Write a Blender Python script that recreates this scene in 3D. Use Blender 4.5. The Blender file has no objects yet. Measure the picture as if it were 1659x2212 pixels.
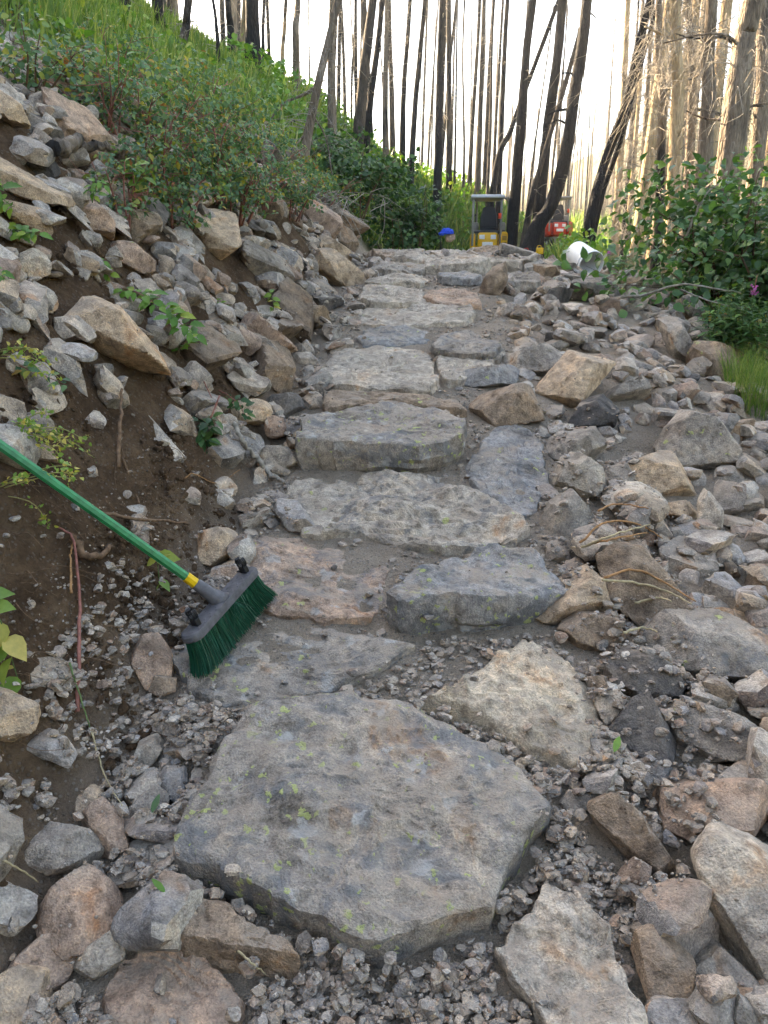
import bpy, bmesh, math, random
import numpy as np
from mathutils import Vector, Matrix

S = bpy.context.scene
random.seed(7)
RNG = np.random.default_rng(11)

# ---------------------------------------------------------------- camera
EYE = np.array([0.0, 0.0, 1.75])
PITCH = math.radians(17.0)
PW, PH, PF = 1659.0, 2212.0, 1770.0          # picture size and focal length in the same unit
cam_data = bpy.data.cameras.new("camera")
cam_data.sensor_fit = 'VERTICAL'
cam_data.sensor_height = 24.0
cam_data.lens = 24.0 * PF / PH
cam_data.clip_start = 0.05
cam_data.clip_end = 2000.0
cam = bpy.data.objects.new("camera", cam_data)
S.collection.objects.link(cam)
cam.location = EYE.tolist()
cam.rotation_euler = (math.radians(90.0) - PITCH, 0.0, 0.0)
S.camera = cam

# ---------------------------------------------------------------- sky, sun, exposure
SUN_AZ = math.radians(-45.0)       # left of straight ahead, behind the hillside
SUN_EL = math.radians(22.0)
world = bpy.data.worlds.new("World")
S.world = world
world.use_nodes = True
wn = world.node_tree
wn.nodes.clear()
w_out = wn.nodes.new('ShaderNodeOutputWorld')
w_bg = wn.nodes.new('ShaderNodeBackground')
w_sky = wn.nodes.new('ShaderNodeTexSky')
w_sky.sky_type = 'NISHITA'
w_sky.sun_disc = False
w_sky.sun_elevation = SUN_EL
w_sky.sun_rotation = SUN_AZ
w_sky.altitude = 1800.0
w_sky.air_density = 1.0
w_sky.dust_density = 4.0
w_sky.ozone_density = 1.0
w_bg.inputs['Strength'].default_value = 0.12
wn.links.new(w_sky.outputs[0], w_bg.inputs['Color'])
wn.links.new(w_bg.outputs[0], w_out.inputs['Surface'])

sun_data = bpy.data.lights.new("sun", 'SUN')
sun_data.energy = 5.0
sun_data.angle = math.radians(0.5)
sun_data.color = (1.0, 0.88, 0.72)
sun = bpy.data.objects.new("sun", sun_data)
S.collection.objects.link(sun)
_sd = Vector((math.sin(SUN_AZ) * math.cos(SUN_EL), math.cos(SUN_AZ) * math.cos(SUN_EL), math.sin(SUN_EL)))
sun.rotation_euler = _sd.to_track_quat('Z', 'Y').to_euler()
sun.location = (-20, 20, 30)

S.view_settings.view_transform = 'Standard'
S.view_settings.look = 'None'
S.view_settings.exposure = 3.15
S.view_settings.gamma = 1.0
S.view_settings.use_curve_mapping = False
S.view_settings.use_white_balance = True
S.view_settings.white_balance_temperature = 8600
S.view_settings.white_balance_tint = 11
S.render.engine = 'CYCLES'
S.cycles.use_denoising = True
S.cycles.use_adaptive_sampling = True
S.cycles.adaptive_threshold = 0.03
S.cycles.max_bounces = 5
S.cycles.diffuse_bounces = 2
S.cycles.glossy_bounces = 2
S.cycles.transparent_max_bounces = 4
S.cycles.transmission_bounces = 3
S.cycles.volume_bounces = 0

# ---------------------------------------------------------------- numeric helpers
def _hash(i, j, k, seed):
    n = (i.astype(np.uint32) * np.uint32(374761393) + j.astype(np.uint32) * np.uint32(668265263)
         + k.astype(np.uint32) * np.uint32(2246822519) + np.uint32((seed * 3266489917) & 0xffffffff))
    n = (n ^ (n >> np.uint32(13))) * np.uint32(1274126177)
    n = n ^ (n >> np.uint32(16))
    return (n & np.uint32(0xffffff)).astype(np.float64) / float(0xffffff) * 2 - 1

def vnoise(P, seed=0):
    P = np.asarray(P, float)
    fl = np.floor(P)
    f = P - fl
    I = fl.astype(np.int64)
    f = f * f * f * (f * (f * 6 - 15) + 10)
    out = 0
    for a in (0, 1):
        wa = f[:, 0] if a else 1 - f[:, 0]
        for b in (0, 1):
            wb = f[:, 1] if b else 1 - f[:, 1]
            for c in (0, 1):
                wc = f[:, 2] if c else 1 - f[:, 2]
                out = out + wa * wb * wc * _hash(I[:, 0] + a, I[:, 1] + b, I[:, 2] + c, seed)
    return out

def fbm(P, octs=4, seed=0, gain=0.5, ridged=False):
    P = np.asarray(P, float)
    amp, tot, s = 1.0, 0.0, 0.0
    for o in range(octs):
        v = vnoise(P * (2.03 ** o) + 17.3 * o, seed + o)
        if ridged:
            v = 1 - 2 * np.abs(v)
        s = s + amp * v
        tot += amp
        amp *= gain
    return s / tot

def fbm2(x, y, octs=4, seed=0, **k):
    x = np.asarray(x, float)
    sh = x.shape
    return fbm(np.stack([x.ravel(), np.asarray(y, float).ravel(), np.full(x.size, 3.7)], 1), octs, seed, **k).reshape(sh)

def smax(a, b, k):
    h = np.clip(0.5 + 0.5 * (a - b) / k, 0, 1)
    return b + (a - b) * h + k * h * (1 - h)

def smin(a, b, k):
    return -smax(-a, -b, k)

def unit(v):
    v = np.asarray(v, float)
    return v / np.maximum(np.linalg.norm(v, axis=-1, keepdims=True), 1e-12)

# ---------------------------------------------------------------- object helpers
COL = S.collection

def mesh_np(name, V, F, mat, smooth=True, sharp=None):
    V = np.ascontiguousarray(V, dtype=np.float32)
    F = np.ascontiguousarray(F, dtype=np.int32)
    me = bpy.data.meshes.new(name)
    me.vertices.add(len(V))
    me.vertices.foreach_set('co', V.ravel())
    me.loops.add(F.size)
    me.loops.foreach_set('vertex_index', F.ravel())
    me.polygons.add(len(F))
    me.polygons.foreach_set('loop_start', np.arange(0, F.size, F.shape[1], dtype=np.int32))
    me.polygons.foreach_set('use_smooth', np.full(len(F), bool(smooth)))
    me.update(calc_edges=True)
    me.validate()
    if sharp is not None:
        me.set_sharp_from_angle(angle=math.radians(sharp))
    if mat is not None:
        me.materials.append(mat)
    return me

def link(name, me, parent=None, loc=None):
    o = bpy.data.objects.new(name, me)
    COL.objects.link(o)
    if loc is not None:
        o.location = [float(q) for q in loc]
    if parent is not None:
        o.parent = parent
    return o

def tag(o, label=None, cat=None, group=None, kind=None):
    if label: o['label'] = label
    if cat: o['category'] = cat
    if group: o['group'] = group
    if kind: o['kind'] = kind
    return o

def empty(name, loc, label, cat, group=None):
    o = bpy.data.objects.new(name, None)
    o.empty_display_size = 0.1
    COL.objects.link(o)
    o.location = [float(q) for q in loc]
    return tag(o, label, cat, group)

class MB:
    """collects triangles for one mesh"""
    def __init__(s):
        s.V, s.F, s.n = [], [], 0
    def add(s, V, F):
        V = np.asarray(V, float); F = np.asarray(F, int)
        if F.ndim == 2 and F.shape[1] == 4:
            F = np.concatenate([F[:, [0, 1, 2]], F[:, [0, 2, 3]]])
        s.V.append(V); s.F.append(F + s.n); s.n += len(V)
        return s
    def arrays(s):
        return np.concatenate(s.V), np.concatenate(s.F)
    def build(s, name, mat, parent=None, loc=None, smooth=True):
        V, F = s.arrays()
        return link(name, mesh_np(name, V, F, mat, smooth), parent, loc)

def tube(P, R, sides=8, cap=True, twist=0.0):
    P = np.asarray(P, float)
    n = len(P)
    R = np.broadcast_to(np.asarray(R, float), (n,))
    T = np.gradient(P, axis=0)
    T = unit(T)
    up = np.array([0.13, 0.21, 0.97]) if abs(T[0, 2]) < 0.9 else np.array([0.97, 0.17, 0.1])
    U = unit(np.cross(T, up)); W = np.cross(T, U)
    a = np.linspace(0, 2 * math.pi, sides, endpoint=False) + twist
    V = (P[:, None] + R[:, None, None] * (np.cos(a)[None, :, None] * U[:, None] + np.sin(a)[None, :, None] * W[:, None])).reshape(-1, 3)
    i = np.arange(n - 1)[:, None] * sides
    j = np.arange(sides)[None]
    j2 = (j + 1) % sides
    A, B, C, D = i + j, i + j2, i + sides + j2, i + sides + j
    F = np.concatenate([np.stack([A, C, B], -1).reshape(-1, 3), np.stack([A, D, C], -1).reshape(-1, 3)])
    if cap:
        m = len(V)
        V = np.concatenate([V, P[:1], P[-1:]])
        k = np.arange(sides); k2 = (k + 1) % sides
        F = np.concatenate([F, np.stack([np.full(sides, m), k, k2], 1), np.stack([np.full(sides, m + 1), (n - 1) * sides + k2, (n - 1) * sides + k], 1)])
    return V, F

def spline(pts, n):
    pts = np.asarray(pts, float)
    m = len(pts)
    if m == 2:
        t = np.linspace(0, 1, n)[:, None]
        return pts[0] * (1 - t) + pts[1] * t
    ext = np.concatenate([[2 * pts[0] - pts[1]], pts, [2 * pts[-1] - pts[-2]]])
    out = []
    for t in np.linspace(0, m - 1 - 1e-6, n):
        i = int(t); f = t - i
        a, b, c, d = ext[i], ext[i + 1], ext[i + 2], ext[i + 3]
        out.append(0.5 * ((2 * b) + (c - a) * f + (2 * a - 5 * b + 4 * c - d) * f * f + (3 * b - a - 3 * c + d) * f ** 3))
    return np.array(out)

def boxm(x0, x1, y0, y1, z0, z1, bev=0.01, seg=2):
    bm = bmesh.new()
    bmesh.ops.create_cube(bm, size=1.0)
    for v in bm.verts:
        v.co = Vector(((x0 + x1) / 2 + v.co.x * (x1 - x0), (y0 + y1) / 2 + v.co.y * (y1 - y0), (z0 + z1) / 2 + v.co.z * (z1 - z0)))
    if bev > 0:
        bmesh.ops.bevel(bm, geom=list(bm.edges), offset=min(bev, 0.45 * min(x1 - x0, y1 - y0, z1 - z0)), segments=seg, affect='EDGES', profile=0.5)
    bmesh.ops.triangulate(bm, faces=bm.faces)
    V = np.array([v.co[:] for v in bm.verts]); bm.verts.index_update()
    F = np.array([[v.index for v in f.verts] for f in bm.faces])
    bm.free()
    return V, F

def lathe(prof, sides=32):
    """profile of (radius, height) turned round Z"""
    prof = np.asarray(prof, float)
    a = np.linspace(0, 2 * math.pi, sides, endpoint=False)
    V = np.stack([prof[:, 0, None] * np.cos(a), prof[:, 0, None] * np.sin(a), np.repeat(prof[:, 1, None], sides, 1)], -1).reshape(-1, 3)
    n = len(prof)
    i = np.arange(n - 1)[:, None] * sides; j = np.arange(sides)[None]; j2 = (j + 1) % sides
    A, B, C, D = i + j, i + j2, i + sides + j2, i + sides + j
    F = np.concatenate([np.stack([A, B, C], -1).reshape(-1, 3), np.stack([A, C, D], -1).reshape(-1, 3)])
    return V, F

def prism(poly, z0, z1, bev=0.0):
    """polygon in XY extruded in Z, with a small chamfer"""
    poly = np.asarray(poly, float); n = len(poly)
    c = poly.mean(0)
    inn = c + (poly - c) * (1 - bev / max(np.abs(poly - c).max(), 1e-6))
    rings = [(inn, z0), (poly, z0 + bev), (poly, z1 - bev), (inn, z1)] if bev > 0 else [(poly, z0), (poly, z1)]
    V = np.concatenate([np.column_stack([r, np.full(n, z)]) for r, z in rings] + [[[c[0], c[1], z0], [c[0], c[1], z1]]])
    F = []
    k = np.arange(n); k2 = (k + 1) % n
    for r in range(len(rings) - 1):
        F.append(np.stack([r * n + k, r * n + k2, (r + 1) * n + k2], 1)); F.append(np.stack([r * n + k, (r + 1) * n + k2, (r + 1) * n + k], 1))
    m = len(rings) * n
    F.append(np.stack([np.full(n, m), k2, k], 1)); F.append(np.stack([np.full(n, m + 1), m - n + k, m - n + k2], 1))
    return V, np.concatenate(F)

def rot_frames(normal, spin):
    """(N,3,3) matrices whose columns are (side, forward, normal)"""
    n = unit(normal)
    ref = np.where(np.abs(n[:, 2:3]) < 0.95, np.array([[0, 0, 1.0]]), np.array([[1.0, 0, 0]]))
    u = unit(np.cross(ref, n)); v = np.cross(n, u)
    c, s = np.cos(spin)[:, None], np.sin(spin)[:, None]
    return np.stack([c * u + s * v, -s * u + c * v, n], -1)

def scatter(V, F, pos, R, scl):
    """many transformed copies of one small shape as plain triangles"""
    pos = np.asarray(pos, float); N = len(pos)
    scl = np.asarray(scl, float)
    if scl.ndim == 1: scl = scl[:, None]
    P = V[None] * scl[:, None, :]
    W = np.einsum('nij,nkj->nki', R, P) + pos[:, None]
    FF = F[None] + (np.arange(N) * len(V))[:, None, None]
    return W.reshape(-1, 3), FF.reshape(-1, F.shape[1])

def to_mat(R, pos, s=1.0):
    M = Matrix.Identity(4)
    for i in range(3):
        for j in range(3):
            M[i][j] = float(R[i][j]) * s
        M[i][3] = float(pos[i])
    return M

# ---------------------------------------------------------------- materials
def new_mat(name):
    m = bpy.data.materials.new(name)
    m.use_nodes = True
    nt = m.node_tree
    bsdf = nt.nodes['Principled BSDF']
    return m, nt, bsdf

class NB:
    def __init__(s, nt):
        s.nt = nt
    def n(s, t, **k):
        nd = s.nt.nodes.new(t)
        for a, b in k.items(): setattr(nd, a, b)
        return nd
    def l(s, a, b): s.nt.links.new(a, b)
    def val(s, sock, v):
        if hasattr(v, 'is_output') or isinstance(v, bpy.types.NodeSocket): s.l(v, sock)
        else: sock.default_value = v
    def noise(s, vec, scale, detail=4, rough=0.55, dist=0.0):
        nd = s.n('ShaderNodeTexNoise')
        nd.inputs['Scale'].default_value = scale; nd.inputs['Detail'].default_value = detail
        nd.inputs['Roughness'].default_value = rough; nd.inputs['Distortion'].default_value = dist
        if vec is not None: s.l(vec, nd.inputs['Vector'])
        return nd.outputs['Fac']
    def voro(s, vec, scale, feature='F1', out='Distance', rnd=1.0):
        nd = s.n('ShaderNodeTexVoronoi', feature=feature)
        nd.inputs['Scale'].default_value = scale; nd.inputs['Randomness'].default_value = rnd
        if vec is not None: s.l(vec, nd.inputs['Vector'])
        return nd.outputs[out]
    def math(s, op, a, b=0.0, clamp=False):
        nd = s.n('ShaderNodeMath', operation=op, use_clamp=clamp)
        s.val(nd.inputs[0], a); s.val(nd.inputs[1], b)
        return nd.outputs[0]
    def ramp(s, fac, stops, interp='LINEAR'):
        nd = s.n('ShaderNodeValToRGB'); cr = nd.color_ramp; cr.interpolation = interp
        while len(cr.elements) < len(stops): cr.elements.new(0.5)
        for e, (p, c) in zip(cr.elements, stops):
            e.position = p; e.color = (*c, 1) if len(c) == 3 else c
        s.l(fac, nd.inputs[0])
        return nd.outputs['Color']
    def mapr(s, v, a, b, c=0.0, d=1.0):
        nd = s.n('ShaderNodeMapRange'); nd.clamp = True
        s.val(nd.inputs['Value'], v)
        for i, q in zip((1, 2, 3, 4), (a, b, c, d)): s.val(nd.inputs[i], q)
        return nd.outputs[0]
    def mix(s, fac, a, b, blend='MIX'):
        nd = s.n('ShaderNodeMix', data_type='RGBA', blend_type=blend)
        s.val(nd.inputs[0], fac)
        for sock, v in ((nd.inputs[6], a), (nd.inputs[7], b)):
            if isinstance(v, tuple): sock.default_value = (*v, 1) if len(v) == 3 else v
            else: s.l(v, sock)
        return nd.outputs[2]
    def bump(s, h, strength, dist, prev=None):
        nd = s.n('ShaderNodeBump'); nd.inputs['Strength'].default_value = strength; nd.inputs['Distance'].default_value = dist
        s.l(h, nd.inputs['Height'])
        if prev is not None: s.l(prev, nd.inputs['Normal'])
        return nd.outputs[0]
    def add(s, a, b):
        nd = s.n('ShaderNodeVectorMath', operation='ADD'); s.l(a, nd.inputs[0]); s.l(b, nd.inputs[1]); return nd.outputs[0]

def simple(name, col, rough=0.6, spec=0.3, metal=0.0, var=0.15, vscale=30, bumps=0.0):
    m, nt, b = new_mat(name); k = NB(nt)
    geo = k.n('ShaderNodeNewGeometry')
    f = k.noise(geo.outputs['Position'], vscale, 5)
    lo = tuple(c * (1 - var) for c in col); hi = tuple(min(1, c * (1 + var)) for c in col)
    k.l(k.ramp(f, [(0.3, lo), (0.7, hi)]), b.inputs['Base Color'])
    b.inputs['Roughness'].default_value = rough; b.inputs['Specular IOR Level'].default_value = spec; b.inputs['Metallic'].default_value = metal
    if bumps: k.l(k.bump(f, bumps, 0.004), b.inputs['Normal'])
    return m

def rock_material(name, island=False, crust=True):
    """mottled weathered stone; the object's own colour is its tint, the alpha of that colour how much lichen it wears"""
    m, nt, b = new_mat(name); k = NB(nt)
    geo = k.n('ShaderNodeNewGeometry'); oi = k.n('ShaderNodeObjectInfo')
    pos = geo.outputs['Position']
    cmb = k.n('ShaderNodeCombineXYZ')
    off = k.math('MULTIPLY', geo.outputs['Random Per Island'] if island else oi.outputs['Random'], 40.0)
    k.l(off, cmb.inputs[0]); k.l(off, cmb.inputs[1])
    vec = k.add(pos, cmb.outputs[0])
    if island:
        tint = k.ramp(geo.outputs['Random Per Island'], [(0.0, (0.2, 0.18, 0.16)), (0.14, (0.38, 0.29, 0.21)), (0.3, (0.31, 0.28, 0.245)), (0.45, (0.46, 0.41, 0.355)),
                      (0.58, (0.3, 0.205, 0.15)), (0.7, (0.255, 0.24, 0.23)), (0.82, (0.44, 0.36, 0.285)), (0.92, (0.32, 0.3, 0.285)), (1.0, (0.2, 0.165, 0.135))])
    else:
        tint = oi.outputs['Color']
    big = k.noise(vec, 4.6, 4, 0.62, 0.5)
    mid = k.noise(vec, 26.0, 4, 0.68, 0.2)
    fine = k.noise(vec, 190.0, 1, 0.7)
    c = k.mix(1.0, tint, k.ramp(big, [(0.27, (0.3, 0.29, 0.29)), (0.38, (0.7, 0.67, 0.64)), (0.5, (1.0, 1.0, 1.0)), (0.62, (1.2, 1.13, 1.05)), (0.7, (1.02, 0.74, 0.55)), (0.8, (1.1, 0.8, 0.6))]), 'MULTIPLY')
    c = k.mix(0.9, c, k.ramp(mid, [(0.3, (0.4, 0.39, 0.39)), (0.5, (1.0, 1.0, 1.0)), (0.7, (1.45, 1.42, 1.35))]), 'MULTIPLY')
    c = k.mix(0.55, c, k.ramp(fine, [(0.25, (0.5, 0.49, 0.48)), (0.5, (1.0, 1.0, 1.0)), (0.72, (1.65, 1.6, 1.52))]), 'MULTIPLY')
    h = k.math('ADD', k.math('MULTIPLY', mid, 0.7), k.math('MULTIPLY', fine, 0.22))
    if crust and not island:
        # crusts: grey rosettes and yellow-green lichen, in cells that only some of the cell noise lights up
        la = oi.outputs['Alpha']
        dk = k.mapr(k.noise(vec, 6.5, 5, 0.7, 0.8), 0.5, 0.6, 0.0, 0.7)
        c = k.mix(k.math('MULTIPLY', dk, k.math('GREATER_THAN', la, 0.1)), c, k.mix(mid, (0.10, 0.105, 0.11), (0.2, 0.205, 0.21)))
        wv = k.n('ShaderNodeVectorMath', operation='MULTIPLY_ADD')
        nz = k.n('ShaderNodeTexNoise'); nz.inputs['Scale'].default_value = 48; nz.inputs['Detail'].default_value = 4
        k.l(vec, nz.inputs['Vector'])
        k.l(nz.outputs['Color'], wv.inputs[0]); wv.inputs[1].default_value = (0.05, 0.05, 0.05); k.l(vec, wv.inputs[2])
        vg = k.n('ShaderNodeTexVoronoi'); vg.inputs['Scale'].default_value = 15; k.l(wv.outputs[0], vg.inputs['Vector'])
        sepg = k.n('ShaderNodeSeparateColor'); k.l(vg.outputs['Color'], sepg.inputs[0])
        rad = k.math('MULTIPLY', sepg.outputs[0], 0.5)
        spot = k.mapr(k.math('ADD', k.math('SUBTRACT', rad, vg.outputs['Distance']), k.math('MULTIPLY', k.math('SUBTRACT', mid, 0.5), 0.6)), -0.04, 0.12)
        spot = k.math('MULTIPLY', spot, k.math('GREATER_THAN', sepg.outputs[1], 0.5))
        spot = k.math('MULTIPLY', spot, k.math('GREATER_THAN', la, 0.25))
        c = k.mix(k.math('MULTIPLY', spot, 0.65), c, k.mix(mid, (0.26, 0.265, 0.255), (0.55, 0.53, 0.49)))
        vy = k.n('ShaderNodeTexVoronoi'); vy.inputs['Scale'].default_value = 38; k.l(wv.outputs[0], vy.inputs['Vector'])
        sepy = k.n('ShaderNodeSeparateColor'); k.l(vy.outputs['Color'], sepy.inputs[0])
        patch = k.mapr(big, 0.38, 0.6, 1.0, 0.45)
        sr = k.math('MULTIPLY', k.math('MULTIPLY', k.math('POWER', sepy.outputs[0], 1.6), 0.6), patch)
        sy = k.mapr(k.math('ADD', k.math('SUBTRACT', sr, vy.outputs['Distance']), k.math('MULTIPLY', k.math('SUBTRACT', mid, 0.5), 0.35)), -0.03, 0.07)
        sy = k.math('MULTIPLY', sy, k.math('GREATER_THAN', sr, 0.08))
        sy = k.math('MULTIPLY', sy, k.math('LESS_THAN', sepy.outputs[1], la))
        c = k.mix(k.math('MULTIPLY', sy, 0.8), c, k.mix(mid, (0.22, 0.26, 0.06), (0.56, 0.58, 0.24)))
        h = k.math('ADD', h, k.math('MULTIPLY', sy, 0.06))
    # tan trail dust settled on what faces up
    sepn = k.n('ShaderNodeSeparateXYZ'); k.l(geo.outputs['Normal'], sepn.inputs[0])
    up = k.mapr(sepn.outputs[2], 0.55, 0.95)
    dz = k.math('MULTIPLY', up, k.mapr(k.noise(vec, 8.0, 3, 0.65, 0.3), 0.45, 0.62, 0.0, 0.8))
    c = k.mix(dz, c, k.mix(fine, (0.25, 0.2, 0.155), (0.4, 0.325, 0.255)))
    k.l(c, b.inputs['Base Color'])
    b.inputs['Roughness'].default_value = 0.88
    b.inputs['Specular IOR Level'].default_value = 0.22
    k.l(k.bump(h, 0.85, 0.022), b.inputs['Normal'])
    return m

def ground_material():
    m, nt, b = new_mat('ground_soil'); k = NB(nt)
    geo = k.n('ShaderNodeNewGeometry'); pos = geo.outputs['Position']
    at = k.n('ShaderNodeAttribute'); at.attribute_name = 'zone'
    sep = k.n('ShaderNodeSeparateColor'); k.l(at.outputs['Color'], sep.inputs[0])
    n1 = k.noise(pos, 4.0, 6, 0.6, 0.3); n2 = k.noise(pos, 40.0, 6, 0.7); n3 = k.noise(pos, 260.0, 2, 0.7)
    dust = k.ramp(n1, [(0.3, (0.31, 0.25, 0.19)), (0.7, (0.46, 0.375, 0.295))])
    dust = k.mix(0.8, dust, k.ramp(n3, [(0.3, (0.55, 0.54, 0.53)), (0.55, (1, 1, 1)), (0.72, (1.5, 1.48, 1.42))]), 'MULTIPLY')
    dirt = k.ramp(n1, [(0.3, (0.065, 0.04, 0.025)), (0.5, (0.14, 0.088, 0.054)), (0.75, (0.25, 0.17, 0.11))])
    dirt = k.mix(0.7, dirt, k.ramp(n2, [(0.3, (0.55, 0.53, 0.5)), (0.7, (1.4, 1.36, 1.3))]), 'MULTIPLY')
    sod = k.ramp(n1, [(0.3, (0.05, 0.055, 0.02)), (0.5, (0.085, 0.095, 0.03)), (0.75, (0.14, 0.12, 0.055))])
    c = k.mix(sep.outputs[0], dust, dirt)
    c = k.mix(sep.outputs[1], c, sod)
    k.l(c, b.inputs['Base Color'])
    b.inputs['Roughness'].default_value = 0.95; b.inputs['Specular IOR Level'].default_value = 0.1
    vp = k.n('ShaderNodeTexVoronoi'); vp.inputs['Scale'].default_value = 75; k.l(pos, vp.inputs['Vector'])
    sp = k.n('ShaderNodeSeparateColor'); k.l(vp.outputs['Color'], sp.inputs[0])
    peb = k.math('MULTIPLY', k.mapr(vp.outputs['Distance'], 0.28, 0.42, 1.0, 0.0), k.math('GREATER_THAN', sp.outputs[0], 0.5))
    c = k.mix(k.math('MULTIPLY', peb, k.math('SUBTRACT', k.math('SUBTRACT', 0.75, k.math('MULTIPLY', sep.outputs[1], 0.75)), k.math('MULTIPLY', sep.outputs[0], 0.5), True)), c, k.mix(sp.outputs[1], (0.16, 0.135, 0.115), (0.46, 0.41, 0.36)))
    k.l(c, b.inputs['Base Color'])
    h = k.math('ADD', k.math('ADD', k.math('MULTIPLY', n2, 1.3), k.math('MULTIPLY', n3, 0.4)), k.math('MULTIPLY', peb, 0.35))
    k.l(k.bump(h, 0.9, 0.04), b.inputs['Normal'])
    return m

def leaf_material(name, stops, rough=0.45, transl=0.35):
    m, nt, b = new_mat(name); k = NB(nt)
    geo = k.n('ShaderNodeNewGeometry'); oi = k.n('ShaderNodeObjectInfo')
    r = k.math('FRACT', k.math('ADD', geo.outputs['Random Per Island'], oi.outputs['Random']))
    c = k.ramp(r, stops)
    c = k.mix(0.5, c, k.ramp(k.noise(geo.outputs['Position'], 70, 3), [(0.3, (0.75, 0.8, 0.7)), (0.7, (1.2, 1.18, 1.1))]), 'MULTIPLY')
    k.l(c, b.inputs['Base Color']); b.inputs['Roughness'].default_value = rough; b.inputs['Specular IOR Level'].default_value = 0.35
    tr = k.n('ShaderNodeBsdfTranslucent')
    k.l(k.mix(1.0, c, (1.25, 1.3, 0.6), 'MULTIPLY'), tr.inputs['Color'])
    mx = k.n('ShaderNodeMixShader'); mx.inputs[0].default_value = transl
    k.l(b.outputs[0], mx.inputs[1]); k.l(tr.outputs[0], mx.inputs[2])
    out = nt.nodes['Material Output']; k.l(mx.outputs[0], out.inputs['Surface'])
    return m

def bark_material(name, cols, chscale=1.0, char=0.5):
    m, nt, b = new_mat(name); k = NB(nt)
    geo = k.n('ShaderNodeNewGeometry'); oi = k.n('ShaderNodeObjectInfo')
    mp = k.n('ShaderNodeMapping'); mp.inputs['Scale'].default_value = (1, 1, 0.22); k.l(geo.outputs['Position'], mp.inputs['Vector'])
    vec = mp.outputs[0]
    n1 = k.noise(vec, 9.0, 6, 0.65, 0.5); n2 = k.noise(vec, 38.0, 5, 0.7)
    vr = k.voro(vec, 26.0, 'DISTANCE_TO_EDGE')
    c = k.ramp(n1, [(0.3, cols[0]), (0.5, cols[1]), (0.72, cols[2])])
    c = k.mix(0.8, c, k.ramp(n2, [(0.3, (0.55, 0.55, 0.55)), (0.7, (1.35, 1.33, 1.3))]), 'MULTIPLY')
    burn = k.mapr(k.math('ADD', k.noise(vec, 2.0 * chscale, 4, 0.6, 0.6), k.math('MULTIPLY', k.math('SUBTRACT', oi.outputs['Random'], 0.5), 0.25)), 0.62 - 0.3 * char, 0.7 - 0.3 * char)
    c = k.mix(burn, c, k.ramp(n2, [(0.35, (0.008, 0.008, 0.009)), (0.75, (0.035, 0.033, 0.033))]))
    k.l(c, b.inputs['Base Color']); b.inputs['Roughness'].default_value = 0.85; b.inputs['Specular IOR Level'].default_value = 0.25
    h = k.math('ADD', k.math('MULTIPLY', k.mapr(vr, 0.0, 0.25), 0.8), n2)
    k.l(k.bump(h, 0.8, 0.02), b.inputs['Normal'])
    return m

M_ROCK = rock_material('weathered_stone')
M_PLAIN = rock_material('bare_stone', crust=False)
M_RUB = rock_material('loose_stone', island=True)
M_GROUND = ground_material()
M_RASP = leaf_material('raspberry_leaf', [(0.0, (0.055, 0.125, 0.065)), (0.35, (0.085, 0.18, 0.095)), (0.6, (0.125, 0.23, 0.115)), (0.78, (0.18, 0.26, 0.08)), (0.9, (0.24, 0.27, 0.05)), (0.955, (0.4, 0.32, 0.05)), (0.985, (0.3, 0.13, 0.05)), (1.0, (0.3, 0.1, 0.04))], 0.5, 0.3)
M_PALE = leaf_material('fresh_leaf', [(0.0, (0.06, 0.16, 0.03)), (0.5, (0.1, 0.24, 0.04)), (0.85, (0.17, 0.3, 0.05)), (1.0, (0.3, 0.36, 0.06))], 0.45, 0.35)
M_YELL = leaf_material('yellowing_leaf', [(0.0, (0.14, 0.26, 0.05)), (0.5, (0.22, 0.34, 0.07)), (0.75, (0.5, 0.42, 0.1)), (1.0, (0.62, 0.5, 0.16))], 0.45, 0.35)
M_ALDER = leaf_material('alder_leaf', [(0.0, (0.035, 0.09, 0.035)), (0.5, (0.06, 0.145, 0.05)), (0.85, (0.095, 0.2, 0.06)), (1.0, (0.19, 0.3, 0.07))], 0.34, 0.35)
M_DARKB = leaf_material('dark_leaf', [(0.0, (0.02, 0.06, 0.022)), (0.6, (0.04, 0.11, 0.035)), (1.0, (0.1, 0.19, 0.05))], 0.4, 0.3)
M_FIRE = leaf_material('fireweed_leaf', [(0.0, (0.03, 0.09, 0.03)), (0.6, (0.055, 0.14, 0.04)), (1.0, (0.11, 0.22, 0.05))], 0.45, 0.3)
M_GRASS = leaf_material('grass_blade', [(0.0, (0.07, 0.14, 0.03)), (0.5, (0.12, 0.21, 0.045)), (0.8, (0.2, 0.27, 0.065)), (1.0, (0.36, 0.35, 0.14))], 0.5, 0.4)
M_DRYG = leaf_material('dry_stalk', [(0.0, (0.3, 0.25, 0.1)), (0.6, (0.42, 0.38, 0.16)), (1.0, (0.3, 0.33, 0.1))], 0.6, 0.2)
M_PINK = leaf_material('pink_petal', [(0.0, (0.45, 0.1, 0.4)), (1.0, (0.65, 0.22, 0.55))], 0.5, 0.3)
M_YFLOW = leaf_material('yellow_petal', [(0.0, (0.6, 0.42, 0.03)), (1.0, (0.75, 0.55, 0.06))], 0.5, 0.3)
M_STEM = simple('woody_stem', (0.12, 0.075, 0.045), 0.8, 0.2, 0, 0.4, 60)
M_REDSTEM = simple('reddish_stem', (0.26, 0.1, 0.075), 0.6, 0.3, 0, 0.35, 60)
M_GSTEM = simple('green_stem', (0.1, 0.16, 0.05), 0.6, 0.3, 0, 0.3, 60)
M_TWIG = simple('grey_twig', (0.27, 0.24, 0.2), 0.85, 0.2, 0, 0.45, 50)
M_ORTWIG = simple('orange_twig', (0.36, 0.19, 0.085), 0.75, 0.2, 0, 0.4, 50)
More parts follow.
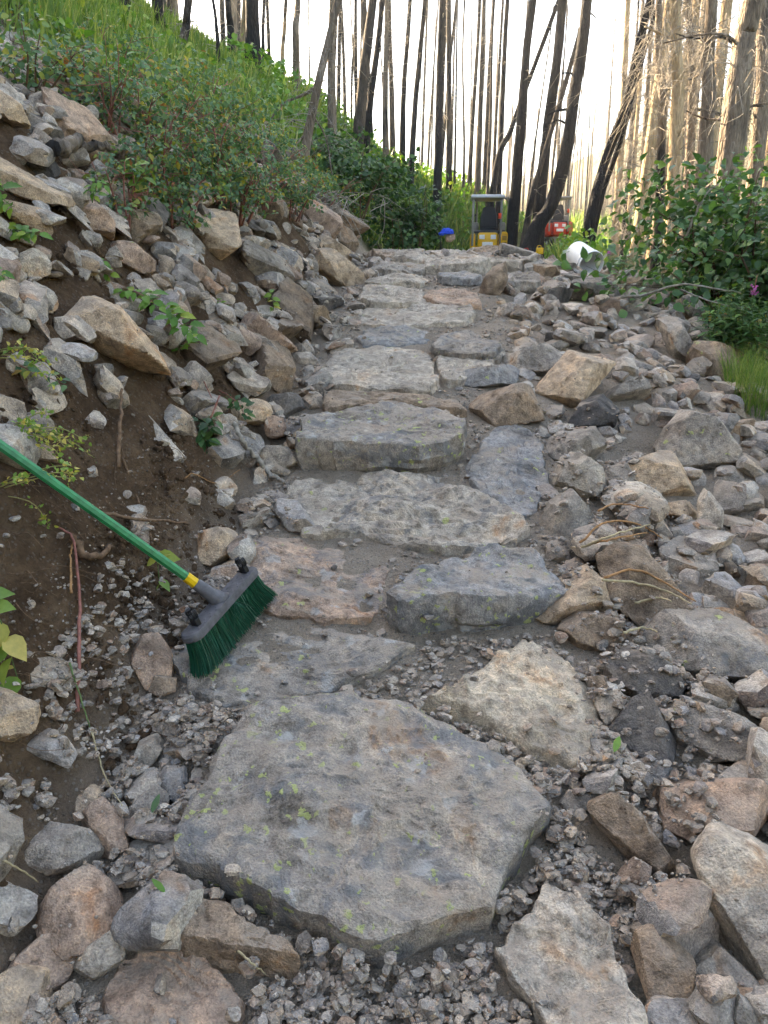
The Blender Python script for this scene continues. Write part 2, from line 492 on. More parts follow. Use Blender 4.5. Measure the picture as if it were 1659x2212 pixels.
M_STRAW = simple('straw_twig', (0.42, 0.34, 0.2), 0.75, 0.2, 0, 0.35, 50)
M_ROOT = simple('earthy_root', (0.17, 0.105, 0.065), 0.9, 0.15, 0, 0.5, 60)
M_BARK = bark_material('charred_bark', [(0.03, 0.027, 0.026), (0.075, 0.062, 0.052), (0.15, 0.115, 0.085)], 1.0, 0.72)
M_BARKG = bark_material('grey_dead_bark', [(0.09, 0.07, 0.055), (0.19, 0.15, 0.115), (0.33, 0.27, 0.21)], 1.0, 0.2)
M_BARKP = bark_material('pale_bare_wood', [(0.2, 0.14, 0.085), (0.42, 0.31, 0.19), (0.62, 0.5, 0.34)], 1.0, 0.15)
M_BLACK = bark_material('black_charcoal_bark', [(0.012, 0.012, 0.013), (0.028, 0.027, 0.027), (0.07, 0.062, 0.056)], 1.0, 0.95)

# ---------------------------------------------------------------- the lie of the land
_yt = np.linspace(-20, 400, 8401)
def _table(pts, w):
    a = np.interp(_yt, [p[0] for p in pts], [p[1] for p in pts])
    k = np.ones(w) / w
    return np.convolve(np.pad(a, w // 2, mode='edge'), k, 'valid')[:len(_yt)]
_zp = _table([(-20, -3.5), (0, 0), (6, 1.5), (7.5, 1.67), (9, 1.73), (10.6, 1.74), (12, 1.62), (16, 1.48), (22, 1.40), (26, 1.40), (31, 2.0), (36, 2.13), (40, 2.5), (60, 4.0), (120, 9), (400, 30)], 25)
_xc = _table([(-20, -0.1), (0, -0.08), (2, -0.05), (3.4, 0.12), (4.8, 0.18), (5.8, 0.22), (8, 0.45), (10.5, 0.75), (16, 1.6), (26, 3.4), (37, 8), (60, 17), (120, 40), (400, 150)], 25)
def zpath(y): return np.interp(y, _yt, _zp)
def xpath(y): return np.interp(y, _yt, _xc)

def terrain(x, y, fine=True):
    x = np.asarray(x, float); y = np.asarray(y, float)
    zp, u = zpath(y), x - xpath(y)
    ye = np.interp(y, [-20, 20, 24, 28, 40, 60, 400], [-20, 20, 22.6, 22.4, 15, 8, 8])
    hill = 0.78 + 0.155 * ye - 0.56 * x
    left = -x
    hill = hill + 0.12 * fbm2(x * 0.55, y * 0.55, 3, 5) * np.clip((left + 1) / 3, 0, 1)
    cap = np.interp(y, [-20, 14, 20, 26, 32, 45, 60, 400], [26, 24, 13, 8.0, 5.8, 5.0, 4.0, 12])
    hill = smin(hill, cap + 0.02 * left, 1.5)
    floor = -3.0 + 0.03 * y + 0.09 * np.maximum(x - 12, 0)
    hill = smax(hill, floor, 1.5)
    fill = zp - (0.10 + 0.04 * np.clip((y - 6) / 3, 0, 1)) * np.maximum(u - 0.6, 0) - 0.75 * np.maximum(u - 1.95, 0)
    base = smax(hill, fill, 0.12)
    cutw = np.interp(y, [-5, 2, 5, 9, 14], [0.66, 0.66, 0.66, 0.8, 1.2])
    cut = zp + 1.25 * np.maximum(-u - cutw, 0)
    z = np.minimum(base, cut)
    # a green mound past the yellow excavator, then added slopes that shade the foreground
    z = z + 2.6 * np.exp(-((x - 2.6) / 3.0) ** 2 - ((y - 36) / 6.0) ** 2)
    z = z + 0.85 * np.maximum(-y - 5, 0) + 0.42 * np.maximum(x - 48, 0)  # unseen slopes added behind the viewer and beyond the wood to block low skylight
    if fine:
        off = np.clip((np.abs(u) - 0.5) / 0.4, 0, 1)
        near = np.exp(-np.maximum(y - 8, 0) / 12)
        bank = np.clip((-u - 0.6) / 0.2, 0, 1) * np.clip((4.5 - y) / 1, 0, 1)
        z = z + off * near * (0.05 * fbm2(x * 2.2, y * 2.2, 4, 9) + (0.03 + 0.04 * bank) * fbm2(x * 7, y * 7, 3, 23) + 0.03 * bank * fbm2(x * 15, y * 15, 2, 29, ridged=True))
        z = z + (1 - off) * (0.028 + 0.014 * fbm2(x * 5, y * 5, 3, 31))
        z = z + (1 - near) * 0.35 * fbm2(x * 0.12, y * 0.12, 3, 12)
    return z

def zone_of(x, y):
    """how much bare cut earth and how much sod there is"""
    u = x - xpath(y)
    dirt = np.clip((-u - 0.55) / 0.25, 0, 1) * np.clip((10 - y) / 2, 0, 1)
    sod = np.clip((-u - 2.3 - 0.2 * np.maximum(5 - y, 0)) / 0.8, 0, 1) + np.clip((u - 2.4) / 0.6, 0, 1) + np.clip((y - 11.5) / 2, 0, 1)
    return dirt, np.clip(sod + 0.0, 0, 1)

# view directions, used only to carry a measured layout onto the ground
_F = np.array([0, math.cos(PITCH), -math.sin(PITCH)]); _U = np.array([0, math.sin(PITCH), math.cos(PITCH)]); _R = np.array([1.0, 0, 0])
def ray(px, py):
    return _F + _R * (px - PW / 2) / PF - _U * (py - PH / 2) / PF      # depth along the axis = 1
def ground_at(px, py, far=60.0):
    d = ray(px, py)
    t = np.concatenate([np.arange(0.9, 12, 0.01), np.arange(12, far, 0.06)])
    P = EYE[None] + t[:, None] * d[None]
    below = P[:, 2] < terrain(P[:, 0], P[:, 1])
    i = int(np.argmax(below)) if below.any() else len(t) - 1
    return P[i], t[i]
def at_y(px, y):
    """x of a picture column at distance y along the ground"""
    d = ray(px, 600)
    return d[0] / d[1] * y

def axis(parts):
    return np.concatenate([np.arange(a, b, s) for a, b, s in parts])
gx = axis([(-260, -60, 20), (-60, -20, 3), (-20, -6, 0.6), (-6, -3.2, 0.12), (-3.2, -2.0, 0.045), (-2.0, -0.6, 0.025), (-0.6, 3.2, 0.045), (3.2, 6, 0.12), (6, 20, 0.6), (20, 60, 3), (60, 301, 20)])
gy = axis([(-20, -1, 1.0), (-1, 0.8, 0.12), (0.8, 4.0, 0.03), (4.0, 6.5, 0.045), (6.5, 12, 0.08), (12, 40, 0.5), (40, 120, 4), (120, 400, 20)])
GX, GY = np.meshgrid(gx, gy)
GZ = terrain(GX, GY)
nx, ny = len(gx), len(gy)
Vg = np.stack([GX.ravel(), GY.ravel(), GZ.ravel()], 1)
_i = (np.arange(ny - 1)[:, None] * nx + np.arange(nx - 1)[None]).ravel()
Fg = np.concatenate([np.stack([_i, _i + 1, _i + nx + 1], 1), np.stack([_i, _i + nx + 1, _i + nx], 1)])
me_g = mesh_np('ground', Vg, Fg, M_GROUND, True)
_dz, _sz = zone_of(Vg[:, 0], Vg[:, 1])
ca = me_g.color_attributes.new('zone', 'FLOAT_COLOR', 'POINT')
ca.data.foreach_set('color', np.stack([_dz, _sz, np.zeros_like(_dz), np.ones_like(_dz)], 1).astype(np.float32).ravel())
ground = link('ground', me_g)
tag(ground, 'dusty brown hillside earth under the rock steps and slopes', 'ground', kind='structure')

# a map of how high things already stand, so later stones settle on earlier ones
HX0, HX1, HY0, HY1, HS = -4.6, 3.6, 0.4, 11.6, 0.025
hnx, hny = int((HX1 - HX0) / HS), int((HY1 - HY0) / HS)
_hx, _hy = np.meshgrid(HX0 + (np.arange(hnx) + 0.5) * HS, HY0 + (np.arange(hny) + 0.5) * HS)
HM = terrain(_hx, _hy)
HM0 = HM.copy()
def t0_at(x, y):
    return HM0[min(max(int((y - HY0) / HS), 0), hny - 1), min(max(int((x - HX0) / HS), 0), hnx - 1)]
OCC = np.zeros(HM.shape, np.uint8)            # 1 where a placed slab lies
def stamp(P, occ=0):
    ix = ((P[:, 0] - HX0) / HS).astype(int); iy = ((P[:, 1] - HY0) / HS).astype(int)
    ok = (ix >= 0) & (iy >= 0) & (ix < hnx) & (iy < hny)
    np.maximum.at(HM, (iy[ok], ix[ok]), P[ok, 2])
    if occ: OCC[iy[ok], ix[ok]] = occ
def hm_at(x, y):
    ix = np.clip(((np.asarray(x) - HX0) / HS).astype(int), 0, hnx - 1); iy = np.clip(((np.asarray(y) - HY0) / HS).astype(int), 0, hny - 1)
    return HM[iy, ix]
def occ_at(x, y):
    ix = np.clip(((np.asarray(x) - HX0) / HS).astype(int), 0, hnx - 1); iy = np.clip(((np.asarray(y) - HY0) / HS).astype(int), 0, hny - 1)
    return OCC[iy, ix]

# ---------------------------------------------------------------- stone shapes
_ico = {}
def ico(n):
    if n not in _ico:
        bm = bmesh.new(); bmesh.ops.create_icosphere(bm, subdivisions=n, radius=1.0)
        bm.verts.index_update()
        _ico[n] = (np.array([v.co[:] for v in bm.verts]), np.array([[v.index for v in f.verts] for f in bm.faces]))
        bm.free()
    return _ico[n]

def hull(D, N, d, p=22.0):
    """radius along each direction of the body cut out by the planes n.x = d, edges a little worn"""
    q = np.maximum(D @ N.T, 1e-6) / d[None]
    mx = q.max(1, keepdims=True)
    return 1.0 / (mx[:, 0] * (np.power(q / mx, p).sum(1)) ** (1 / p))

def stone(level, rng, flat=1.0, rough=0.035, freq=2.2, nplanes=14, p=22.0):
    D, F = ico(level)
    N = unit(rng.normal(size=(nplanes, 3)) * np.array([1, 1, 1.1]))
    N = np.concatenate([N, unit(np.array([[0.1, 0, 1], [0, 0.1, -1], [1, 0, 0.1], [-1, 0.1, 0], [0, 1, 0.1], [0.1, -1, 0]]) + rng.normal(size=(6, 3)) * 0.18)])
    d = np.concatenate([rng.uniform(0.72, 1.12, nplanes), rng.uniform(0.75, 1.0, 6)])
    r = hull(D, N, d, p)
    V = D * r[:, None]
    s = rng.uniform(0, 90)
    disp = rough * (0.9 * fbm(V * freq + s, 3, 3) + 0.9 * fbm(V * freq * 3.1 + s, 3, 8, ridged=True))
    V = V * (1 + disp)[:, None]
    V = V * np.array([1, 1, flat])
    return V, F

GREY, TAN, PINK, DARK, BROWN, BLUE, PALE, BLACK = ((0.305, 0.265, 0.225), (0.44, 0.325, 0.225), (0.39, 0.275, 0.205), (0.15, 0.133, 0.12), (0.28, 0.205, 0.147), (0.275, 0.262, 0.25), (0.42, 0.36, 0.295), (0.075, 0.07, 0.068))

LANDMARK = []
def traced_stone(poly, label, tint, lichen=0.0, depth=0.8, level=5, rough=0.03, sink=0.12, name='rock', group=None, lift=0.0, fronts=6):
    poly = np.array(poly, float)
    c = (poly.max(0) + poly.min(0)) / 2
    h = poly[:, 1].max() - poly[:, 1].min()
    G, t = ground_at(c[0], poly[:, 1].max() - sink * h)
    w = (poly[:, 0].max() - poly[:, 0].min())
    size = min(w, 1.4 * h) * t / PF
    dep = 0.5 * depth * size
    t = t + 0.12 * dep + lift
    C = EYE + t * ray(c[0], c[1])
    k = t / PF
    p2 = (poly - c) * np.array([1, -1]) * k
    rng = np.random.default_rng(int(abs(c[0] * 131 + c[1] * 17)) % 100000)
    f = unit(ray(c[0], c[1]))
    rr = unit(np.cross(f, [0, 0, 1])); uu = np.cross(rr, f)
    N, d = [], []
    m = len(p2)
    area = 0.5 * np.sum(p2[:, 0] * np.roll(p2[:, 1], -1) - np.roll(p2[:, 0], -1) * p2[:, 1])
    for i in range(m):
        a, b = p2[i], p2[(i + 1) % m]
        e = b - a
        n2 = np.array([e[1], -e[0]]) * (1 if area > 0 else -1)
        L = np.linalg.norm(n2)
        if L < 1e-6: continue
        n2 /= L
        dd = float(n2 @ a)
        if dd < 0.004: dd = 0.004
        tau = rng.uniform(-0.55, 0.25)
        N.append((n2[0] * rr + n2[1] * uu) * math.cos(tau) + f * math.sin(tau)); d.append(dd * math.cos(tau) + 0.02 * size * abs(math.sin(tau)))
    zup = np.array([0, 0, 1.0])
    for q in range(fronts):
        nf = unit(-f * rng.uniform(0.5, 1.0) + zup * rng.uniform(-0.1, 0.75) + rr * rng.uniform(-0.6, 0.6))
        sup = float((p2 @ np.array([nf @ rr, nf @ uu])).max())
        N.append(nf); d.append(max(0.74 * sup, 0.0) + dep * rng.uniform(0.35, 0.75) * abs(float(nf @ f)))
    for q in range(3):
        N.append(unit(f + 0.4 * rng.normal(size=3))); d.append(dep * rng.uniform(0.9, 1.2))
    D, F = ico(level)
    r = hull(D, np.array(N), np.array(d), 80.0)
    V = D * r[:, None]
    q = V / size
    s = rng.uniform(0, 90)
    V = V + D * (size * rough * (0.6 * fbm(q * 3 + s, 3, 3) + 0.6 * fbm(q * 8 + s, 3, 8, ridged=True)))[:, None]
    o = link(name, mesh_np(name, V, F, M_ROCK if lichen > 0 else M_PLAIN, True, 24), None, C)
    o.color = (*tint, lichen)
    tag(o, label, 'rock', group)
    stamp(V + C, 2); W_ = V[F] + C; stamp(W_.mean(1), 2)
    for a_, b_ in ((0, 1), (1, 2), (2, 0)): stamp(0.5 * (W_[:, a_] + W_[:, b_]), 2)
    LANDMARK.append((label, C[0], C[1]))
    return o

def slab(poly, label, tint, lichen=0.0, lift=0.07, sx=0.0, sy=0.19, thick=0.14, relief=0.012, dome=0.0, name='flat_stone', group=None, rings=22, nb=110, strata=0.006, cat='flat stone', ragged=0.016, flare=0.02):
    """a flat stone whose outline lies on its own tilted plane, with broken edges all round"""
    poly = np.array(poly, float)
    c = poly.mean(0)
    G, t = ground_at(c[0], c[1])
    G = np.array([G[0], G[1], zpath(G[1]) if abs(G[0] - xpath(G[1])) < 1.3 else G[2]])
    O = G + np.array([0, 0, lift])
    n = unit(np.array([-sx, -sy, 1.0]))
    pts = []
    for p in poly:
        d = ray(*p)
        tt = ((O - EYE) @ n) / (d @ n)
        pts.append(EYE + tt * d)
    pts = np.array(pts)
    return slab_world(pts, O, n, label, tint, lichen, thick, relief, dome, name, group, rings, nb, strata, cat, ragged, flare)

def slab_world(pts, O, n, label, tint, lichen, thick, relief, dome, name, group, rings, nb, strata, cat, ragged, flare):
    c3 = pts.mean(0)
    e1 = unit(np.cross([0, 1.0, 0], n)); e2 = np.cross(n, e1)
    P2 = np.stack([(pts - c3) @ e1, (pts - c3) @ e2], 1)
    if np.sum(P2[:, 0] * np.roll(P2[:, 1], -1) - np.roll(P2[:, 0], -1) * P2[:, 1]) < 0: P2 = P2[::-1]
    seg = np.linalg.norm(np.roll(P2, -1, 0) - P2, axis=1); cum = np.concatenate([[0], np.cumsum(seg)])
    s = np.linspace(0, cum[-1], nb, endpoint=False)
    Pc = np.concatenate([P2, P2[:1]])
    B = np.stack([np.interp(s, cum, Pc[:, 0]), np.interp(s, cum, Pc[:, 1])], 1)
    sd = int(abs(c3[0] * 977 + c3[1] * 311)) % 9973
    nrm = unit(B)
    jag = ragged * (1.4 * fbm(np.column_stack([B * 9, np.full(nb, sd)]), 3, sd) + 0.7 * fbm(np.column_stack([B * 40, np.full(nb, sd)]), 2, sd + 5))
    B = B + nrm * jag[:, None]
    rs = np.linspace(0, 1, rings + 1)[1:] ** 0.85
    top = (B[None] * rs[:, None, None])
    q = top.reshape(-1, 2)
    rr = np.repeat(rs, nb)
    size = np.abs(P2).max()
    P3 = np.column_stack([q * 3.0 + sd, np.zeros(len(q))])
    h = relief * 2.0 * fbm(P3, 3, sd) + relief * 0.8 * fbm(P3 * 6, 3, sd + 2, ridged=True)
    lay = fbm(np.column_stack([q[:, 0] * 3.5 + sd, q[:, 1] * 8 + q[:, 0] * 2, np.zeros(len(q))]), 4, sd + 9)
    h = h + strata * (np.floor(lay * 5) + np.clip((lay * 5 - np.floor(lay * 5) - 0.8) / 0.2, 0, 1))
    h = h + dome * (1 - rr ** 2) - 0.007 * np.clip((rr - 0.95) / 0.05, 0, 1) ** 2
    edge = slice((rings - 1) * nb, rings * nb)
    lev = 9
    side = []
    he = h[edge]
    for j in range(1, lev + 1):
        f = j / lev
        out = flare * thick * math.sin(min(1.0, f * 1.2) * math.pi) * 0.6 - 0.25 * thick * f ** 3
        jj = 0.012 * fbm(np.column_stack([B * 7, np.full(nb, f * 2.2 + sd)]), 3, sd + 3) + 0.010 * fbm(np.column_stack([B * 3.2, np.full(nb, f * 9 + sd)]), 3, sd + 13, ridged=True)
        side.append(np.column_stack([B + nrm * (out + jj * min(1, 3 * f))[:, None], he * (1 - f) - thick * f]))
    L = np.concatenate([np.column_stack([q, h])] + side + [[[0, 0, h[:nb].mean()], [0, 0, -thick]]])
    V = c3 + L[:, :1] * e1 + L[:, 1:2] * e2 + L[:, 2:3] * n
    tot = rings + lev
    i = np.arange(tot - 1)[:, None] * nb; j = np.arange(nb)[None]; j2 = (j + 1) % nb
    A, Bq, C, D = i + j, i + j2, i + nb + j2, i + nb + j
    F = np.concatenate([np.stack([A, C, Bq], -1).reshape(-1, 3), np.stack([A, D, C], -1).reshape(-1, 3)])
    m = tot * nb
    k = np.arange(nb); k2 = (k + 1) % nb
    F = np.concatenate([F, np.stack([np.full(nb, m), k, k2], 1), np.stack([np.full(nb, m + 1), m - nb + k2, m - nb + k], 1)])
    o = link(name, mesh_np(name, V - c3, F, M_ROCK if lichen > 0 else M_PLAIN, True, 30), None, c3)
    LANDMARK.append((label, c3[0], c3[1]))
    o.color = (*tint, lichen)
    tag(o, label, cat, group)
    # fill the footprint in the settling map
    T = V[:rings * nb]
    for f in (0.0, 0.5):
        stamp(T, 1); 
        T2 = 0.5 * (T.reshape(rings, nb, 3)[1:] + T.reshape(rings, nb, 3)[:-1]); T3 = 0.5 * (T2 + np.roll(T2, 1, 1)); stamp(T2.reshape(-1, 3), 1); stamp(T3.reshape(-1, 3), 1)
    return o

# ---------------------------------------------------------------- the laid steps, bottom to top
slab([(372,1835),(400,1732),(520,1560),(562,1515),(760,1496),(880,1512),(1010,1590),(1155,1690),(1176,1748),(1095,1855),(1062,1945),(812,2018),(745,1996),(450,1858)],
     'largest grey step stone freckled with yellow-green lichen at the foot of the stairs', GREY, 0.85, lift=0.13, sx=-0.06, sy=0.24, thick=0.26, dome=0.035, relief=0.016, rings=34, nb=190, strata=0.005, name='step_stone', cat='step stone')
slab([(372,1412),(430,1372),(520,1350),(620,1345),(740,1360),(850,1390),(890,1402),(810,1452),(700,1485),(600,1505),(500,1515),(410,1495),(378,1445)],
     'grey step stone that the broom bristles rest on', GREY, 0.32, lift=0.045, sx=0.0, sy=0.2, thick=0.14, rings=26, nb=140, name='step_stone', cat='step stone')
slab([(545,1195),(560,1165),(640,1158),(740,1190),(832,1188),(836,1225),(825,1290),(802,1338),(700,1342),(620,1330),(560,1310),(530,1260)],
     'dusty step stone with a raised pinkish right edge behind the broom head', PINK, 0.3, lift=0.04, sx=-0.03, sy=0.21, thick=0.12, rings=26, nb=130, name='step_stone', cat='step stone')
slab([(843,1278),(880,1245),(960,1203),(1060,1185),(1160,1193),(1215,1238),(1232,1258),(1130,1282),(1020,1292),(1000,1287),(920,1294),(860,1294)],
     'step stone with bright lichen on its dark front face', BLUE, 0.8, lift=0.13, sx=0.0, sy=0.15, thick=0.17, rings=26, nb=140, name='step_stone', cat='step stone')
slab([(605,1065),(640,1040),(700,1015),(800,1015),(900,1022),(975,1035),(1050,1060),(1090,1095),(1142,1130),(1110,1150),(1030,1165),(960,1172),(850,1160),(780,1140),(690,1150),(650,1145),(615,1105)],
     'wide ribbed tan-grey step stone spanning the middle of the stairs', PALE, 0.12, lift=0.06, sx=0.02, sy=0.19, thick=0.13, relief=0.016, rings=30, nb=150, strata=0.012, name='step_stone', cat='step stone')
slab([(1010,1010),(1040,950),(1090,910),(1140,925),(1168,950),(1180,1000),(1186,1050),(1160,1100),(1120,1120),(1080,1090),(1020,1040)],
     'blue-grey slab tilted along the open right side of the stairs', BLUE, 0.15, lift=0.04, sx=-0.05, sy=0.24, thick=0.16, rings=24, nb=120)
slab([(640,950),(650,905),(700,885),(780,870),(880,866),(960,880),(1005,903),(1004,928),(960,952),(880,957),(800,957),(720,952)],
     'lichen-spotted step stone with a rusty patch on its tall front', GREY, 0.62, lift=0.13, sx=0.0, sy=0.16, thick=0.19, rings=26, nb=140, name='step_stone', cat='step stone')
slab([(690,870),(720,845),(820,836),(920,850),(990,868),(1012,888),(900,878),(780,874),(700,882)],
     'narrow brown dust-covered stone tucked behind the lichen-spotted step', BROWN, 0.1, lift=0.08, thick=0.12, sy=0.2, rings=18, nb=100)
slab([(680,800),(720,765),(790,750),(880,740),(925,745),(936,790),(950,820),(930,842),(880,840),(800,832),(720,827)],
     'broad pale tan step stone with a smooth worn top', PALE, 0.05, lift=0.05, sx=0.0, sy=0.19, thick=0.13, rings=26, nb=130, name='step_stone', cat='step stone')
slab([(940,762),(990,750),(1040,772),(1092,760),(1062,792),(1000,816),(965,822),(945,792)],
     'pale slab wedged against the right side of the broad tan step', PALE, 0.05, lift=0.05, sy=0.19, thick=0.1, rings=18, nb=100)
slab([(930,738),(960,715),(1010,712),(1062,730),(1088,746),(1050,760),(990,757),(950,750)],
     'thin grey slab raised above the broad tan step', GREY, 0.15, lift=0.09, sy=0.18, thick=0.1, rings=18, nb=100)
slab([(770,732),(800,708),(880,705),(930,715),(925,738),(860,744),(790,744)],
     'flush greenish-grey slab half buried in trail dust', BLUE, 0.2, lift=0.04, sy=0.22, thick=0.1, rings=18, nb=100)
slab([(772,676),(800,658),(900,655),(980,650),(1020,660),(1026,682),(1000,692),(900,694),(820,695),(780,690)],
     'long straight-fronted step stone stretching across the trail', PALE, 0.05, lift=0.05, sy=0.18, thick=0.14, rings=22, nb=120, name='step_stone', cat='step stone')
slab([(768,642),(790,615),(850,617),(910,627),(922,646),(870,655),(800,655)],
     'pale step stone next above the long straight-fronted step, bank side', PALE, 0.05, lift=0.06, sy=0.17, thick=0.13, rings=20, nb=110, name='step_stone', cat='step stone')
slab([(916,642),(930,626),(1000,628),(1036,638),(1042,656),(960,655)],
     'short pinkish step stone above the long straight-fronted step, open side', PINK, 0.05, lift=0.06, sy=0.17, thick=0.13, rings=20, nb=110, name='step_stone', cat='step stone')

def step_world(cx, cy, w, dd, label, tint, lift, thick=0.14, sy=0.08, sx=0.0, lich=0.05, seed=1, name='step_stone', cat='step stone', dome=0.0):
    rng = np.random.default_rng(seed)
    n = unit(np.array([-sx, -sy, 1.0]))
    a = np.sort(rng.uniform(0, 2 * math.pi, 11)); a = np.linspace(0, 2 * math.pi, 12, endpoint=False) + rng.uniform(-0.2, 0.2, 12)
    sq = 1 / np.maximum(np.abs(np.cos(a)) ** 3 + np.abs(np.sin(a)) ** 3, 1e-3) ** (1 / 3)
    rad = sq * rng.uniform(0.86, 1.1, 12)
    O = np.array([cx, cy, zpath(cy) + lift])
    pts = np.column_stack([cx + 0.5 * w * rad * np.cos(a), cy + 0.5 * dd * rad * np.sin(a), np.zeros(12)])
    pts[:, 2] = O[2] + sx * (pts[:, 0] - cx) + sy * (pts[:, 1] - cy)
    return slab_world(pts, O, n, label, tint, lich, thick, 0.014, dome, name, None, 20, 110, 0.008, cat, 0.018, 0.02)

step_world(0.10, 7.05, 0.50, 0.46, 'grey step stone with a flat top two rows below the crest', GREY, 0.09, 0.15, seed=3)
step_world(0.28, 7.75, 0.40, 0.55, 'tilted pale slab leaning into the bank just below the crest', PALE, 0.12, 0.16, sx=-0.15, seed=4)
step_world(0.62, 7.25, 0.62, 0.62, 'pale wavy slab with a tall hollowed front below the crest', PALE, 0.12, 0.2, sx=0.05, seed=5, dome=0.05)
step_world(0.58, 6.55, 0.34, 0.36, 'greenish-grey wedge stone set low in front of the wavy slab', BLUE, 0.10, 0.12, seed=6)
step_world(0.55, 8.9, 0.75, 0.6, 'long thin-layered slab lying crosswise at the crest', GREY, 0.08, 0.13, seed=7)
step_world(0.95, 9.6, 0.8, 0.6, 'layered grey slab behind the crosswise crest slab', GREY, 0.09, 0.14, seed=8)
step_world(0.58, 10.5, 0.7, 0.6, 'pale topmost slab in front of the blue cloth', PALE, 0.13, 0.2, seed=9)
step_world(1.32, 10.2, 0.5, 0.45, 'pointed grey-brown stone hiding the foot of the yellow excavator', BROWN, 0.10, 0.22, sx=-0.25, seed=10, dome=0.08)
step_world(1.05, 8.35, 0.6, 0.45, 'small brown slab on the open edge of the crest', BROWN, 0.08, 0.14, seed=12)

step_world(0.50, 8.15, 0.55, 0.36, 'thin grey slab between the crosswise crest slab and the wavy slab', GREY, 0.09, 0.13, seed=21)
step_world(0.10, 8.45, 0.42, 0.42, 'brown slab against the bank at the crest', BROWN, 0.12, 0.16, sx=-0.1, seed=22)
step_world(1.02, 7.55, 0.42, 0.4, 'squarish pale slab on the open side of the wavy slab', PALE, 0.10, 0.16, seed=23)
step_world(0.12, 6.5, 0.52, 0.34, 'thin pale slab between the flat-topped step and the step below it', PALE, 0.07, 0.12, seed=24, sy=0.14)
step_world(0.20, 9.4, 0.5, 0.5, 'rough grey slab on the bank side of the topmost slabs', GREY, 0.12, 0.18, seed=25)
step_world(1.0, 6.6, 0.4, 0.4, 'small grey slab by the upright two-faced stone', GREY, 0.07, 0.13, seed=26, sy=0.14)

# the big tan boulder sunk in the trail and the slabs lying loose beside the stairs
slab([(925,1505),(1000,1465),(1080,1402),(1130,1376),(1190,1395),(1250,1450),(1300,1520),(1310,1580),(1292,1628),(1240,1645),(1180,1612),(1120,1592),(1050,1545)],
     'big rounded tan boulder half sunk in gravel above the largest step', (0.5, 0.41, 0.31), 0.0, lift=0.07, sx=-0.04, sy=0.24, thick=0.26, relief=0.018, dome=0.03, rings=30, nb=150, name='boulder', cat='boulder', flare=0.12)
slab([(1075,2040),(1150,1960),(1180,1880),(1260,1920),(1320,1990),(1350,2060),(1400,2200),(1395,2270),(1220,2300),(1150,2140),(1090,2080)],
     'pale tan pointed slab lying on the gravel below the largest step', PALE, 0.0, lift=0.11, sx=0.10, sy=0.28, thick=0.16, relief=0.018, rings=28, nb=150, strata=0.008)
slab([(225,2150),(260,2065),(340,2045),(420,2065),(500,2125),(522,2165),(490,2270),(280,2300)],
     'flat dust-coated slab with a pinkish rim at the bottom of the stairs', PINK, 0.0, lift=0.05, sx=0.05, sy=0.2, thick=0.1, rings=24, nb=120)
slab([(383,2010),(420,1950),(470,1948),(560,2010),(640,2058),(652,2080),(600,2070),(500,2060),(400,2030)],
     'squared brown block propped under the largest step', BROWN, 0.0, lift=0.09, sx=-0.12, sy=0.10, thick=0.13, rings=22, nb=120, name='stone_block')

